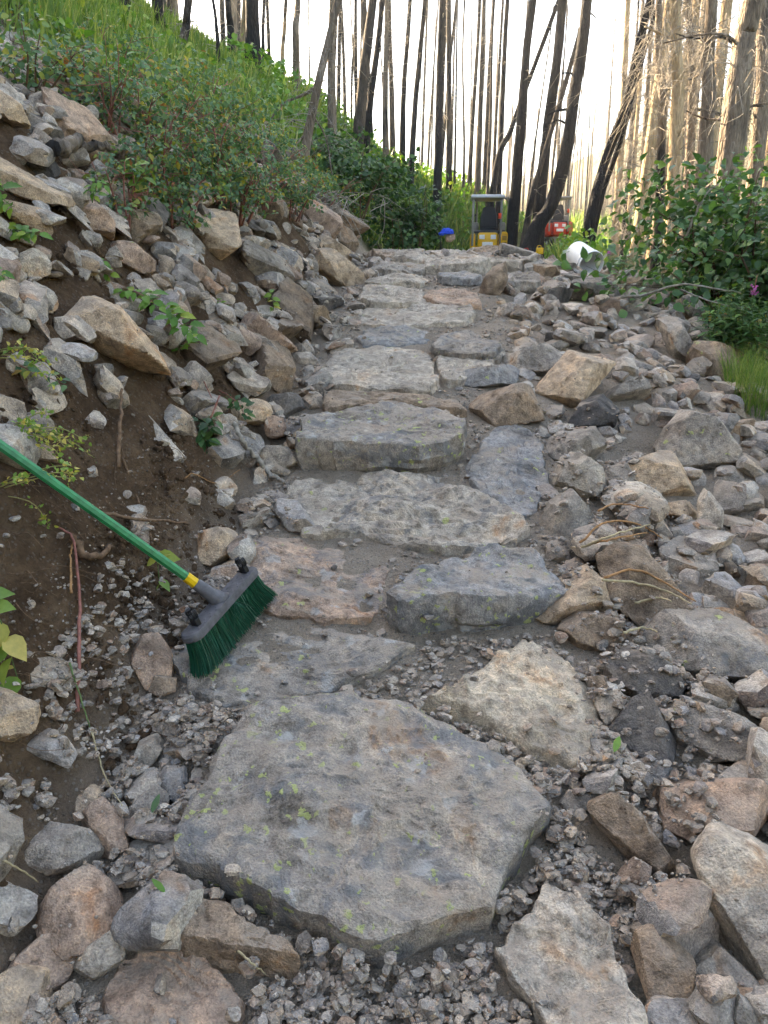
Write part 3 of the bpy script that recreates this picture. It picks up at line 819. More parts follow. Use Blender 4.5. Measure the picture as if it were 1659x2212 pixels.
TR = [
 ([(1395,1390),(1420,1345),(1470,1328),(1560,1345),(1650,1375),(1705,1400),(1690,1455),(1520,1482),(1440,1478),(1395,1440)], 'large blue-grey boulder with bumpy face among the downhill rocks', GREY, .15, .8),
 ([(1308,1470),(1330,1420),(1390,1406),(1440,1425),(1478,1470),(1468,1505),(1400,1525),(1330,1500)], 'dark rough rock tucked under the large blue-grey boulder', DARK, 0, .8),
 ([(1280,1520),(1300,1495),(1330,1485),(1357,1515),(1340,1555),(1318,1574)], 'small yellowish-grey stone perched between two dark rocks', PALE, 0, .9),
 ([(1310,1602),(1340,1545),(1365,1510),(1395,1493),(1432,1550),(1458,1622),(1435,1642),(1370,1640)], 'pointed dark triangular rock beside the big tan boulder', DARK, 0, .8),
 ([(1448,1580),(1455,1545),(1520,1528),(1600,1543),(1648,1570),(1636,1618),(1560,1642),(1530,1650),(1470,1627)], 'rounded oval grey rock below the large blue-grey boulder', GREY, .1, .8),
 ([(1355,1672),(1385,1643),(1440,1648),(1460,1665),(1442,1690),(1390,1693)], 'low flat slate-grey stone under the pointed triangular rock', BLUE, 0, .9),
 ([(1423,1720),(1445,1682),(1520,1664),(1590,1668),(1635,1652),(1643,1740),(1612,1802),(1540,1833),(1460,1818),(1428,1780)], 'chunky pinkish-brown block with a pitted face', PINK, 0, .8),
 ([(1265,1760),(1305,1728),(1400,1780),(1453,1840),(1442,1877),(1410,1888),(1370,1858),(1300,1812)], 'long angular stone with a rusty broken end in the gravel', BROWN, 0, .9),
 ([(1205,1742),(1225,1712),(1265,1712),(1288,1735),(1260,1760),(1222,1760)], 'small flat stone lying on the end of the long angular stone', GREY, 0, .9),
 ([(1488,1880),(1508,1830),(1540,1812),(1600,1838),(1690,1860),(1720,2000),(1700,2110),(1620,2085),(1560,2000),(1500,1940)], 'huge pale speckled block leaning beside the chunky pinkish block', PALE, .05, .8),
 ([(1365,2035),(1400,1998),(1460,2038),(1492,2058),(1492,2160),(1440,2188),(1388,2122)], 'upright brown wedge next to the pale pointed slab', BROWN, 0, .8),
 ([(1493,2112),(1540,2060),(1620,2100),(1690,2160),(1660,2192),(1550,2192),(1500,2172)], 'grey angular rock below the huge pale speckled block', GREY, 0, .9),
 ([(1153,850),(1185,810),(1250,770),(1302,783),(1297,820),(1250,867),(1200,884),(1163,870)], 'pink-tan angular boulder beside the upper stairs', TAN, 0, .9),
 ([(1092,790),(1115,760),(1170,743),(1212,768),(1217,800),(1160,817),(1103,810)], 'grey-brown rounded rock behind the pink-tan angular boulder', GREY, 0, .9),
 ([(1018,882),(1085,838),(1130,828),(1167,880),(1172,907),(1100,918),(1040,912)], 'brown pyramid-shaped stone at the side of the upper stairs', BROWN, 0, .9),
 ([(983,832),(1030,795),(1080,788),(1118,815),(1112,832),(1040,840)], 'low humped greenish-grey stone next to the broad tan step', BLUE, .1, .9),
 ([(1226,926),(1250,875),(1290,860),(1333,890),(1327,917),(1270,932)], 'black-stained angular rock on the downhill side', BLACK, 0, .9),
 ([(1290,872),(1330,835),(1395,818),(1403,840),(1350,867),(1310,882)], 'long thin grey stone lying above the black-stained rock', GREY, 0, .9),
 ([(1178,982),(1215,945),(1270,933),(1297,960),(1267,992),(1210,1007)], 'wedge-shaped grey rock just below the black-stained rock', GREY, 0, .9),
 ([(1198,1050),(1215,1000),(1260,983),(1307,1010),(1302,1052),(1255,1077)], 'blocky tan-grey rock beside the tilted blue-grey slab', PALE, 0, .9),
 ([(1296,1052),(1310,1010),(1350,998),(1372,1030),(1367,1062)], 'squat grey stone between the blocky tan-grey rock and the brown rock', GREY, 0, .9),
 ([(1348,1012),(1400,983),(1460,998),(1492,1050),(1440,1077),(1370,1062)], 'rounded tan-brown rock behind the squat grey stone', TAN, 0, .8),
 ([(1418,982),(1440,920),(1480,890),(1540,900),(1592,960),(1592,1002),(1520,1022),(1450,1032)], 'big grey boulder with two pinkish faces on the downhill slope', GREY, .1, .9),
 ([(1183,1152),(1190,1090),(1235,1058),(1282,1110),(1267,1157),(1210,1162)], 'upright grey wedge at the edge of the wide ribbed step', GREY, 0, .8),
 ([(1288,1217),(1330,1178),(1380,1183),(1450,1250),(1482,1300),(1400,1347),(1320,1292)], 'flat brown rock with orange twigs lying over it', BROWN, 0, .7),
 ([(1130,1338),(1200,1275),(1270,1233),(1302,1250),(1317,1300),(1250,1342),(1180,1348)], 'tan triangular rock against the end of the lichen-fronted step', TAN, 0, .7),
 ([(1210,1367),(1260,1328),(1330,1328),(1348,1370),(1312,1412),(1250,1403)], 'dark reddish-brown rock below the tan triangular rock', BROWN, 0, .8),
 ([(1035,632),(1050,595),(1085,576),(1095,610),(1077,645),(1043,643)], 'upright two-faced stone at the end of the upper steps', BROWN, 0, .8),
 ([(1428,702),(1470,703),(1507,760),(1503,793),(1458,772)], 'tilted plate of grey rock on the downhill shoulder', GREY, .1, .8),
 ([(1483,772),(1500,738),(1560,743),(1592,790),(1572,818),(1508,803)], 'brown boulder at the foot of the fireweed clump', BROWN, .1, .8),
 ([(1375,625),(1385,605),(1420,600),(1440,618),(1425,642),(1385,642)], 'mossy round rock under the leafy shrub', GREY, .3, .9),
 ([(1510,1140),(1508,1085),(1525,1058),(1560,1100),(1562,1140),(1540,1155)], 'narrow upright pale stone among the downhill rocks', PALE, .05, .8),
 ([(1430,1120),(1440,1090),(1480,1080),(1500,1105),(1480,1128)], 'small rounded tan stone beside the narrow upright stone', TAN, 0, .9),
 ([(143,702),(165,670),(215,653),(265,666),(302,710),(342,770),(362,812),(345,838),(290,812),(230,765),(170,745)], 'large tan boulder with a charred underside on the uphill bank', TAN, 0, .8),
 ([(-60,372),(0,352),(60,383),(125,413),(133,442),(100,448),(40,425),(-60,408)], 'long sawn-looking tan slab with a blackened end high on the bank', TAN, 0, .8),
 ([(33,367),(50,320),(75,303),(107,345),(118,378),(80,388)], 'sooty black pointed rock standing on the bank', BLACK, 0, .8),
 ([(-40,188),(0,198),(42,223),(62,275),(52,288),(10,262),(-40,255)], 'tan slab leaning at the top of the bank rocks', TAN, 0, .8),
 ([(28,592),(45,550),(75,538),(107,565),(102,592),(60,610)], 'pale hooked rock below the long tan slab', PALE, 0, .9),
 ([(153,472),(180,450),(220,446),(247,480),(242,508),(190,503)], 'pinkish flat-topped rock below the leafy shrubs', PINK, 0, .9),
 ([(228,562),(245,525),(290,523),(332,560),(327,588),(280,588)], 'pinkish-grey rough rock above the large tan boulder', PINK, .1, .9),
 ([(280,480),(300,438),(335,440),(360,475),(345,498),(300,500)], 'dark lumpy rock in the shade of the shrubs', DARK, 0, .9),
 ([(673,582),(690,543),(720,540),(788,595),(783,622),(740,628),(700,602)], 'tan tilted slab leaning on the bank by the upper stairs', TAN, 0, .7),
 ([(423,1182),(440,1143),(480,1138),(514,1165),(512,1197),(460,1228),(428,1212)], 'square tan rock on the bank above the broom collar', TAN, 0, .8),
 ([(468,1245),(482,1218),(515,1208),(530,1225),(525,1250),(490,1262)], 'small rusty rock just beyond the broom clip', BROWN, 0, .9),
 ([(-60,1498),(0,1483),(45,1508),(80,1545),(72,1577),(20,1602),(-60,1592)], 'smooth tan boulder sticking out of the cut earth', TAN, 0, .8),
 ([(33,1842),(80,1798),(150,1788),(202,1820),(218,1862),(170,1888),(90,1883)], 'lumpy flat grey rock at the toe of the bank', GREY, 0, .8),
 ([(83,1992),(110,1920),(200,1878),(237,1920),(252,2000),(230,2053),(130,2053)], 'reddish-brown speckled slab below the lumpy flat rock', PINK, 0, .7),
 ([(148,1767),(160,1725),(195,1703),(222,1720),(217,1747),(175,1777)], 'rusty tan stone perched above the tall pinkish slab', TAN, 0, .9),
 ([(188,1742),(230,1718),(267,1780),(277,1842),(220,1853),(198,1800)], 'tall pinkish slab standing in the gravel by the largest step', PINK, 0, .8),
 ([(260,1782),(290,1730),(340,1698),(367,1730),(352,1772),(290,1793)], 'smooth grey leaning rock against the largest step', GREY, 0, .8),
 ([(338,1692),(365,1658),(395,1663),(402,1700),(380,1738),(350,1717)], 'upright grey rock touching the left end of the largest step', BLUE, 0, .9),
 ([(-10,2102),(40,2060),(100,2033),(162,2050),(167,2102),(120,2153),(40,2155)], 'reddish angular rock beside the flat dust-coated slab', PINK, 0, .9),
 ([(163,2072),(185,2040),(250,2018),(278,2050),(262,2088),(200,2108)], 'pale knobbly stone between the reddish rock and the dust-coated slab', PALE, 0, .9),
 ([(-60,2132),(60,2103),(108,2130),(102,2192),(60,2225),(-60,2245)], 'tan rounded rock below the reddish angular rock', TAN, 0, .9),
 ([(283,1422),(310,1370),(350,1368),(372,1420),(367,1482),(310,1493)], 'cracked pinkish-grey slab beside the broom bristles', PINK, 0, .7),
 ([(320,1492),(340,1456),(382,1470),(377,1502),(345,1508)], 'small brown triangular stone below the cracked slab', BROWN, 0, .9),
 ([(553,1002),(570,963),(620,968),(642,1005),(600,1023)], 'grey wedge stone at the bank end of the wide ribbed step', GREY, 0, .9),
 ([(475,905),(500,870),(560,862),(590,890),(570,915),(510,920)], 'tan stone lying above the grey fallen stick', TAN, 0, .9),
 ([(560,880),(590,855),(640,850),(655,880),(620,905),(575,905)], 'dark-sided flat stone at the bank edge of the lichen-spotted step', DARK, 0, .9),
 ([(285,1640),(300,1608),(335,1600),(352,1625),(330,1655),(300,1658)], 'light tan pebble-sized rock in the gravel beside the bank', PALE, 0, .9),
]
for p, lab, tint, li, dep in TR:
    big = (max(q[0] for q in p) - min(q[0] for q in p)) > 120
    traced_stone(p, lab, tint, li, dep, 5 if big else 4)

# ---------------------------------------------------------------- loose talus, settled stone by stone
LIB = []
for q in range(26):
    rg = np.random.default_rng(500 + q)
    LIB.append(stone(4, rg, flat=rg.uniform(0.4, 0.85), rough=rg.uniform(0.022, 0.035), nplanes=int(rg.integers(4, 10)), p=90.0))
LIBM = [mesh_np('rock', V, F, M_PLAIN, True, 24) for V, F in LIB]
LIB3 = [stone(3, np.random.default_rng(700 + q), flat=0.45 + 0.05 * (q % 9), rough=0.03, nplanes=4 + q % 6, p=90.0) for q in range(16)]
LIB2 = [stone(2, np.random.default_rng(800 + q), flat=0.5 + 0.04 * (q % 8), rough=0.04, nplanes=4 + q % 5, p=46.0) for q in range(16)]

def settle(x, y, hx, hy, hz, ang, q=60, sink=0.45):
    """height of a stone of half sizes hx, hy, hz resting on what is already there"""
    r = max(hx, hy)
    ix0, ix1 = int((x - r - HX0) / HS), int((x + r - HX0) / HS) + 1
    iy0, iy1 = int((y - r - HY0) / HS), int((y + r - HY0) / HS) + 1
    if ix0 < 0 or iy0 < 0 or ix1 >= hnx or iy1 >= hny: return None
    X = _hx[iy0:iy1, ix0:ix1] - x; Y = _hy[iy0:iy1, ix0:ix1] - y
    c, s = math.cos(ang), math.sin(ang)
    a = (X * c + Y * s) / hx; b = (-X * s + Y * c) / hy
    e = a * a + b * b
    m = e < 1
    if m.sum() < 1: m = e <= e.min()
    sub = HM[iy0:iy1, ix0:ix1]
    z = np.percentile(sub[m], q) + hz * (1 - 2 * sink)
    # local slope
    gxv, gyv = 0.0, 0.0
    if m.sum() > 6:
        A = np.column_stack([X[m], Y[m], np.ones(m.sum())])
        sol = np.linalg.lstsq(A, sub[m], rcond=None)[0]; gxv, gyv = np.clip(sol[:2], -0.9, 0.9)
    top = z + hz * 0.92 * np.sqrt(np.maximum(1 - e, 0)) + gxv * X * 0.6 + gyv * Y * 0.6
    sub[m] = np.maximum(sub[m], top[m])
    return z, gxv, gyv

def zone_talus(x, y):
    u = x - xpath(y)
    if u > 0.58 and u < 2.5: return 'R'
    if y > 7.6 and u > -0.6: return 'C'
    if u < -0.62:
        top = 0.62 + 0.42 + 0.15 * min(max(y - 2, 0), 3)
        if y < 3.3 and -u < 1.05: return 'D'
        return 'L'
    return 'P'

TINTS = {'R': [(GREY, 5), (BROWN, 3), (TAN, 2), (DARK, 2), (PALE, 3), (PINK, 2), (BLUE, 2)],
         'L': [(TAN, 4), (PINK, 3), (BROWN, 4), (DARK, 4), (GREY, 3), (BLACK, 1)],
         'C': [(GREY, 5), (PALE, 3), (BROWN, 3), (BLUE, 1)], 'D': [(BROWN, 4), (TAN, 3), (GREY, 2)], 'P': [(GREY, 3), (BROWN, 2)]}
WORD = {GREY: 'grey', BROWN: 'brown', TAN: 'tan', DARK: 'dark grey', PALE: 'pale', PINK: 'pinkish', BLUE: 'slate-grey', BLACK: 'sooty black'}
GROUPS = {'R': 'talus rocks beside the stairs', 'L': 'rocks in the uphill bank', 'C': 'rocks at the crest', 'D': 'rocks in the cut earth'}
def short_name(lab):
    w = lab.split()
    for i, t in enumerate(w):
        if i > 1 and t in ('with', 'beside', 'among', 'tucked', 'perched', 'below', 'under', 'in', 'lying', 'leaning', 'next', 'on', 'at', 'behind', 'between', 'sticking', 'touching', 'standing', 'above', 'against', 'just', 'that', 'spanning', 'tilted', 'wedged', 'raised', 'half', 'stretching', 'two', 'set', 'hiding', 'propped', 'freckled', 'high', 'lodged'):
            return ' '.join(w[:i])
    return ' '.join(w)
SEEN = {}
def own_label(x, y, z, tint, r, asp, fl):
    size = 'big' if r > 0.155 else 'chunky' if r > 0.125 else 'middling' if r > 0.1 else 'small'
    form = 'slab-like' if fl < 0.72 else 'long' if asp < 0.7 else 'blocky' if fl > 0.9 else 'angular'
    best = sorted(LANDMARK, key=lambda t: (t[1] - x) ** 2 + (t[2] - y) ** 2)[:3]
    for lab, lx, ly in best:
        dx, dy = x - lx, y - ly
        rel = ('uphill from' if dy > 0 else 'downhill from') if abs(dy) > abs(dx) else ('on the bank side of' if dx < 0 else 'on the open side of')
        t = '%s %s %s rock %s the %s' % (size, WORD[tint], form, rel, ' '.join(short_name(lab).split()[:6]))
        if t not in SEEN: break
    SEEN[t] = 1
    return t
trng = np.random.default_rng(42)
cands = []
for _ in range(60000):
    y = 0.9 + 10.3 * trng.random() ** 1.15
    x = trng.uniform(-0.62 * y - 0.7, 0.58 * y + 0.7)
    if -4.2 < x < 3.2: cands.append((x, y))
placed = []
def free(x, y, r, k=0.72):
    for (a, b, c) in placed:
        if (a - x) ** 2 + (b - y) ** 2 < (k * (r + c)) ** 2: return False
    return True
count = 0
LIMIT = 236
for size_lo, size_hi, want in ((0.15, 0.24, 80), (0.10, 0.15, 200)):
    got = 0
    for (x, y) in cands:
        if got >= want or count >= LIMIT: break
        z = zone_talus(x, y)
        if z == 'P' or (z == 'D' and trng.random() > 0.2): continue
        if z == 'L' and (x - xpath(y)) < -2.9 and trng.random() > 0.3: continue
        r = trng.uniform(size_lo, size_hi) * (0.7 if y < 2.3 else 0.8 if y < 4.2 else 1.0)
        if 1.95 < y < 3.0 and -2.0 < x < -0.4: continue
        if any(occ_at(x + 0.75 * r * math.cos(q), y + 0.75 * r * math.sin(q)) for q in np.arange(0, 6.2, 0.79)) or occ_at(x, y): continue
        if hm_at(x, y) - t0_at(x, y) > 0.06: continue
        if not free(x, y, r): continue
        v = int(trng.integers(len(LIB)))
        asp = trng.uniform(0.62, 0.95); fl = trng.uniform(0.62, 1.0)
        ang = trng.uniform(0, math.pi)
        ext = np.abs(LIB[v][0]).max(0)
        res = settle(x, y, r * ext[0], r * asp * ext[1], r * fl * ext[2], ang, 55, 0.34)
        if res is None: continue
        zz, gxv, gyv = res
        placed.append((x, y, r))
        nrm = np.array([[-gxv * 0.75 + trng.normal() * 0.2, -gyv * 0.75 + trng.normal() * 0.2, 1.0]])
        R = rot_frames(nrm, np.array([0.0]))[0]
        # keep the long axis near the chosen angle
        side = np.array([math.cos(ang), math.sin(ang), 0.0]); n = unit(nrm)[0]
        side = unit(side - n * (side @ n)); R = np.stack([side, np.cross(n, side), n], 1)
        o = link('rock', LIBM[v])
        M = to_mat(R, (x, y, zz))
        o.matrix_world = M @ Matrix.Diagonal((r, r * asp, r * fl, 1.0))
        tl = [t for t, w in TINTS[z] for _ in range(w)]
        tint = tl[int(trng.integers(len(tl)))]
        j = trng.uniform(0.55, 1.1)
        o.color = (tint[0] * j, tint[1] * j, tint[2] * j, 0.12 if trng.random() < 0.25 else 0.0)
        tag(o, own_label(x, y, z, tint, r, asp, fl), 'rock', GROUPS[z])
        got += 1; count += 1

# smaller rubble and gravel: past counting, joined by place
def rubble(name, label, cat, n, lo, hi, accept, lib, q=60, sink=0.4, power=1.6, ymin=0.95, ymax=11.0, slope=0.7, cap=0.10):
    mb = MB(); got = 0; tries = 0
    buckets = {}
    while got < n and tries < n * 14:
        tries += 1
        y = ymin + (ymax - ymin) * trng.random() ** power
        x = trng.uniform(-0.6 * y - 0.6, 0.56 * y + 0.6)
        if not (HX0 + 0.15 < x < HX1 - 0.15): continue
        pa = accept(x, y)
        if pa <= 0 or trng.random() > pa: continue
        r = lo * (hi / lo) ** (trng.random() ** 1.7)
        if hm_at(x, y) - t0_at(x, y) > cap: continue
        asp = trng.uniform(0.6, 1.0); fl = trng.uniform(0.55, 1.0); ang = trng.uniform(0, math.pi)
        v = int(trng.integers(len(lib)))
        ext = np.abs(lib[v][0]).max(0)
        res = settle(x, y, r * ext[0], r * asp * ext[1], r * fl * ext[2], ang, q, sink)
        if res is None: continue
        zz, gxv, gyv = res
        n3 = unit(np.array([-gxv * slope + trng.normal() * 0.3, -gyv * slope + trng.normal() * 0.3, 1.0]))
        side = np.array([math.cos(ang), math.sin(ang), 0.0]); side = unit(side - n3 * (side @ n3))
        R = np.stack([side, np.cross(n3, side), n3], 1)
        buckets.setdefault(v, []).append((np.array([x, y, zz]), R, np.array([r, r * asp, r * fl])))
        got += 1
    for v, L in buckets.items():
        mb.add(*scatter(lib[v][0], lib[v][1], np.array([a[0] for a in L]), np.array([a[1] for a in L]), np.array([a[2] for a in L])))
    o = mb.build(name, M_RUB)
    o.data.set_sharp_from_angle(angle=math.radians(28))
    return tag(o, label, cat, kind='stuff')

def acc_right(x, y):
    return 1.0 if zone_talus(x, y) in 'RC' and not occ_at(x, y) else 0.0
def acc_left(x, y):
    if 2.0 < y < 2.95 and -2.0 < x < -0.7 and trng.random() < 0.8: return 0.0
    z = zone_talus(x, y)
    u = x - xpath(y)
    if occ_at(x, y): return 0.0
    if z == 'L': return 1.0 if u > -3.0 else 0.25
    if z == 'D': return 0.14
    if z == 'P' and u < -0.38: return 0.35
    return 0.0
def acc_path(x, y):
    z = zone_talus(x, y)
    if z == 'P':
        if occ_at(x, y): return 0.012
        return 1.0
    if z == 'D': return 0.10
    if z == 'R' and x - xpath(y) < 1.0 and y < 4: return 0.6
    return 0.0
def acc_front(x, y):
    if occ_at(x, y): return 0.01
    z = zone_talus(x, y)
    u = x - xpath(y)
    if y > 2.0 and abs(u) < 0.7: return 0.22
    return 1.0 if z == 'P' or (z == 'R' and u < 1.0) else 0.5 if z == 'D' and u > -0.85 else 0.12 if z == 'R' else 0.0
rubble('talus_rubble', 'broken brown and grey rubble filling the gaps of the downhill talus', 'rubble', 1300, 0.035, 0.10, acc_right, LIB3, 40, 0.36, 1.3, 1.2, 11.0, cap=0.12)
rubble('bank_rubble', 'broken brown rubble lodged in the uphill stony bank', 'rubble', 2100, 0.035, 0.10, acc_left, LIB3, 42, 0.36, 1.2, 1.2, 8.5, cap=0.12)
rubble('loose_gravel', 'crushed grey gravel between and below the steps', 'gravel', 7500, 0.005, 0.022, acc_front, LIB2, 45, 0.35, 1.0, 0.95, 2.6, cap=0.07)
rubble('trail_gravel', 'scattered gravel in the dust between the upper steps', 'gravel', 5500, 0.004, 0.02, acc_path, LIB2, 50, 0.4, 1.2, 1.6, 7.5, cap=0.12)
def fine_grit():
    g = np.random.default_rng(77)
    N = 42000
    y = 0.95 + 6.0 * g.random(N) ** 1.3; x = g.uniform(-1.0, 1.0, N) * (0.55 * y + 0.3)
    u = x - xpath(y)
    oc = occ_at(x, y) > 0
    clump = fbm2(x * 5, y * 5, 3, 61)
    keep = np.where(oc, (g.random(N) < 0.10) & (clump > 0.12), (u > -0.95) & (u < 1.1) & (clump > -0.25))
    x, y = x[keep], y[keep]
    z = hm_at(x, y)
    r = 0.0022 + 0.0045 * g.random(len(x)) ** 2.5
    V, F = ico(1)
    V = V * np.array([1, 0.8, 0.7]) * (1 + 0.15 * np.sin(V[:, :1] * 9))
    mb = MB(); mb.add(*scatter(V, F, np.column_stack([x, y, z + 0.2 * r]), rot_frames(g.normal(size=(len(x), 3)) * 0.4 + [0, 0, 1], g.uniform(0, 6, len(x))), r))
    tag(mb.build('grit', M_RUB, smooth=False), 'fine gritty sand and crumbs on the trail', 'grit', kind='stuff')
fine_grit()

def clods():
    """crumbled lumps of the same earth as the bank"""
    g = np.random.default_rng(78); mb = MB(); N = 5200
    y = 0.95 + 2.9 * g.random(N); u = -g.uniform(0.6, 1.5, N); x = u + xpath(y)
    k = (fbm2(x * 3, y * 3, 3, 91) > -0.1) & (occ_at(x, y) == 0)
    x, y = x[k], y[k]; r = 0.005 + 0.018 * g.random(len(x)) ** 3
    z = terrain(x, y)
    for v in range(6):
        m = np.arange(len(x)) % 6 == v
        mb.add(*scatter(LIB2[v][0], LIB2[v][1], np.column_stack([x, y, z])[m], rot_frames(g.normal(size=(m.sum(), 3)) + [0, 0, 1], g.uniform(0, 6, m.sum())), r[m]))
    o = mb.build('earth_clods', M_GROUND)
    ca = o.data.color_attributes.new('zone', 'FLOAT_COLOR', 'POINT')
    n = len(o.data.vertices); ca.data.foreach_set('color', np.tile(np.array([1, 0, 0, 1], np.float32), n))
    tag(o, 'crumbled clods of brown earth on the cut bank', 'earth', kind='stuff')
clods()

# ---------------------------------------------------------------- leaves
def blade_leaf(outline, fold=0.25, droop=0.35):
    """half outline (t along the leaf, half width) mirrored about a folded midrib"""
    o = np.array(outline, float); n = len(o)
    mid = np.column_stack([np.zeros(n), o[:, 0], -droop * o[:, 0] ** 2])
    L = mid + np.column_stack([-o[:, 1], np.zeros(n), fold * o[:, 1]])
    R = mid + np.column_stack([o[:, 1], np.zeros(n), fold * o[:, 1]])
    V = np.concatenate([mid, L, R]); F = []
    for i in range(n - 1):
        F += [[i, i + 1, n + i + 1], [i, n + i + 1, n + i], [i, 2 * n + i + 1, i + 1], [i, 2 * n + i, 2 * n + i + 1]]
    return V, np.array(F)
OVATE = blade_leaf([(0, 0.0), (0.12, 0.24), (0.35, 0.36), (0.6, 0.31), (0.82, 0.15), (1.0, 0.0)])
ROUND = blade_leaf([(0, 0.0), (0.1, 0.3), (0.4, 0.42), (0.7, 0.33), (0.9, 0.12), (1.0, 0.0)], 0.2, 0.25)
LANCE = blade_leaf([(0, 0.0), (0.25, 0.085), (0.55, 0.09), (0.82, 0.05), (1.0, 0.0)], 0.3, 0.55)
TOOTH = blade_leaf([(0, 0.0), (0.1, 0.22), (0.18, 0.2), (0.32, 0.34), (0.38, 0.29), (0.52, 0.33), (0.58, 0.25), (0.74, 0.24), (0.78, 0.17), (1.0, 0.0)])
def trifoliate():
    mb = MB()
    for a, s, off in ((0, 1.0, 0.35), (1.15, 0.8, 0.12), (-1.15, 0.8, 0.12)):
        V, F = TOOTH
        c, sn = math.cos(a), math.sin(a)
        W = V * s * 0.62; W = np.column_stack([W[:, 0] * c - W[:, 1] * sn, W[:, 0] * sn + W[:, 1] * c, W[:, 2]]) + np.array([-sn * off * 0.6, off * c, 0])
        mb.add(W, F)
    mb.add(*tube([[0, -0.1, 0], [0, 0.2, 0.0], [0, 0.42, 0]], [0.012, 0.01, 0.006], 3, False))
    return mb.arrays()
TRIF = trifoliate()
BLADE_V = np.array([[-0.012, 0, 0], [0.012, 0, 0], [-0.010, 0.10, 0.5], [0.010, 0.10, 0.5], [0, 0.38, 0.95]])
BLADE_F = np.array([[0, 1, 3], [0, 3, 2], [2, 3, 4]])

prng = np.random.default_rng(2024)
def leaf_frames(pos, centre, rng, up=0.8, outw=0.6, jit=0.6):
    d = unit(pos - centre)
    n = unit(np.array([0, 0, up]) + outw * d * np.array([1, 1, 0.4]) + jit * rng.normal(size=pos.shape))
    return rot_frames(n, rng.uniform(0, 2 * math.pi, len(pos)))

def bush(name, loc, w, h, label, cat, leaf, lsize, n, mat, stem_mat=None, nstem=9, clumps=22, parts=0, group=None, flat=1.0, yellow=0, seed=1, spread=0.14, lean=(0, 0)):
    rng = np.random.default_rng(seed)
    root = empty(name, loc, label, cat, group)
    tips = []
    mb = MB()
    for i in range(nstem):
        a = rng.uniform(0, 2 * math.pi); rr = 0.5 * w * math.sqrt(rng.random())
        tip = np.array([rr * math.cos(a) + lean[0] * h, rr * math.sin(a) + lean[1] * h, h * rng.uniform(0.55, 0.98) * (1 - 0.35 * (rr / (0.5 * w)) ** 2)])
        b = np.array([0.12 * w * math.cos(a), 0.12 * w * math.sin(a), -0.05])
        m = (b + tip) / 2 + np.array([0, 0, 0.12 * h]) + rng.normal(size=3) * 0.04 * h
        P = spline([b, m, tip], 7)
        mb.add(*tube(P, np.linspace(0.007, 0.0025, 7) * (0.7 + h * 0.6), 5)); tips.append(P)
        for s in range(3):
            q = P[int(rng.integers(2, 6))]; e = q + rng.normal(size=3) * np.array([0.16, 0.16, 0.08]) * w + np.array([0, 0, 0.1 * h])
            Q = spline([q, (q + e) / 2 + rng.normal(size=3) * 0.02, e], 5); mb.add(*tube(Q, np.linspace(0.003, 0.0012, 5), 3)); tips.append(Q)
    mb.build('stems', stem_mat or M_STEM, root)
    A = np.concatenate([P[len(P) // 3:] for P in tips])
    C = A[rng.integers(0, len(A), clumps)]
    ci = rng.integers(0, clumps, n)
    pos = C[ci] + np.clip(rng.normal(size=(n, 3)), -1.5, 1.5) * np.array([spread * w, spread * w, spread * 0.75 * h])
    pos[:, 2] = np.maximum(pos[:, 2], 0.03 * h)
    ctr = np.array([0, 0, 0.35 * h])
    R = leaf_frames(pos, ctr, rng)
    s = lsize * rng.uniform(0.6, 1.2, n)
    if parts:
        # the leaves that show largest are pieces of their own, the rest one mass
        view = unit(EYE - np.array(loc)); sc = (pos - ctr) @ view + 0.2 * rng.random(n)
        order = np.argsort(-sc); own, rest = order[:parts], order[parts:]
        lm = mesh_np('leaf', leaf[0], leaf[1], mat, True)
        for i in own:
            o = link('leaf', lm, root); o.matrix_local = to_mat(R[i], pos[i], s[i])
    else:
        rest = np.arange(n)
    mb = MB(); mb.add(*scatter(leaf[0], leaf[1], pos[rest], R[rest], s[rest]))
    tag(mb.build('foliage', mat, root), kind='stuff')
    return root

def on_hill(px, py):
    return ground_at(px, py)[0]

RASPS = [  # column, row of the foot, width, height, leaves, label
 (300, 345, 0.9, 0.55, 420, 'upper raspberry thicket under the leaning dead snag slope'),
 (395, 330, 1.0, 0.65, 520, 'raspberry thicket with blue-green leaves at the middle of the shrub band'),
 (335, 440, 0.8, 0.55, 420, 'raspberry bush hanging over the bank rocks beside the grey log'),
 (440, 420, 0.9, 0.7, 560, 'tall raspberry bush with yellowing leaves in the shrub band'),
 (270, 480, 0.45, 0.35, 130, 'small raspberry sprig drooping over the pinkish bank rock'),
 (540, 440, 0.8, 0.55, 480, 'raspberry bush in front of the fallen twiggy snag'),
 (620, 465, 0.8, 0.5, 460, 'low raspberry bush above the exposed roots'),
 (690, 440, 0.8, 0.5, 380, 'raspberry bush at the trail end of the shrub band'),
 (500, 470, 0.8, 0.5, 360, 'low raspberry bush overhanging the shaded bank rocks'),
 (380, 490, 0.6, 0.4, 260, 'small raspberry bush sprouting between bank rocks under the band'),
 (740, 420, 0.7, 0.5, 300, 'raspberry bush between the snag and the dense dark shrub'),
 (220, 300, 0.8, 0.5, 330, 'raspberry bush growing between the flat mossy rocks'),
 (150, 240, 0.7, 0.5, 300, 'raspberry bush above the sooty black rock'),
 (470, 330, 0.8, 0.5, 330, 'raspberry bush below the trunk grove'),
 (570, 365, 0.9, 0.5, 360, 'raspberry bush behind the fallen twiggy snag'),
 (250, 190, 0.9, 0.5, 300, 'raspberry bush high on the grassy slope'),
]
for i, (px, py, w, h, n, lab) in enumerate(RASPS):
    bush('raspberry_bush', on_hill(px, py), w, h * 0.85, lab, 'bush', TRIF, 0.054, int(n * 1.2), M_RASP, M_REDSTEM, 11, 30, seed=100 + i, group='raspberry bushes on the bank', spread=0.11)
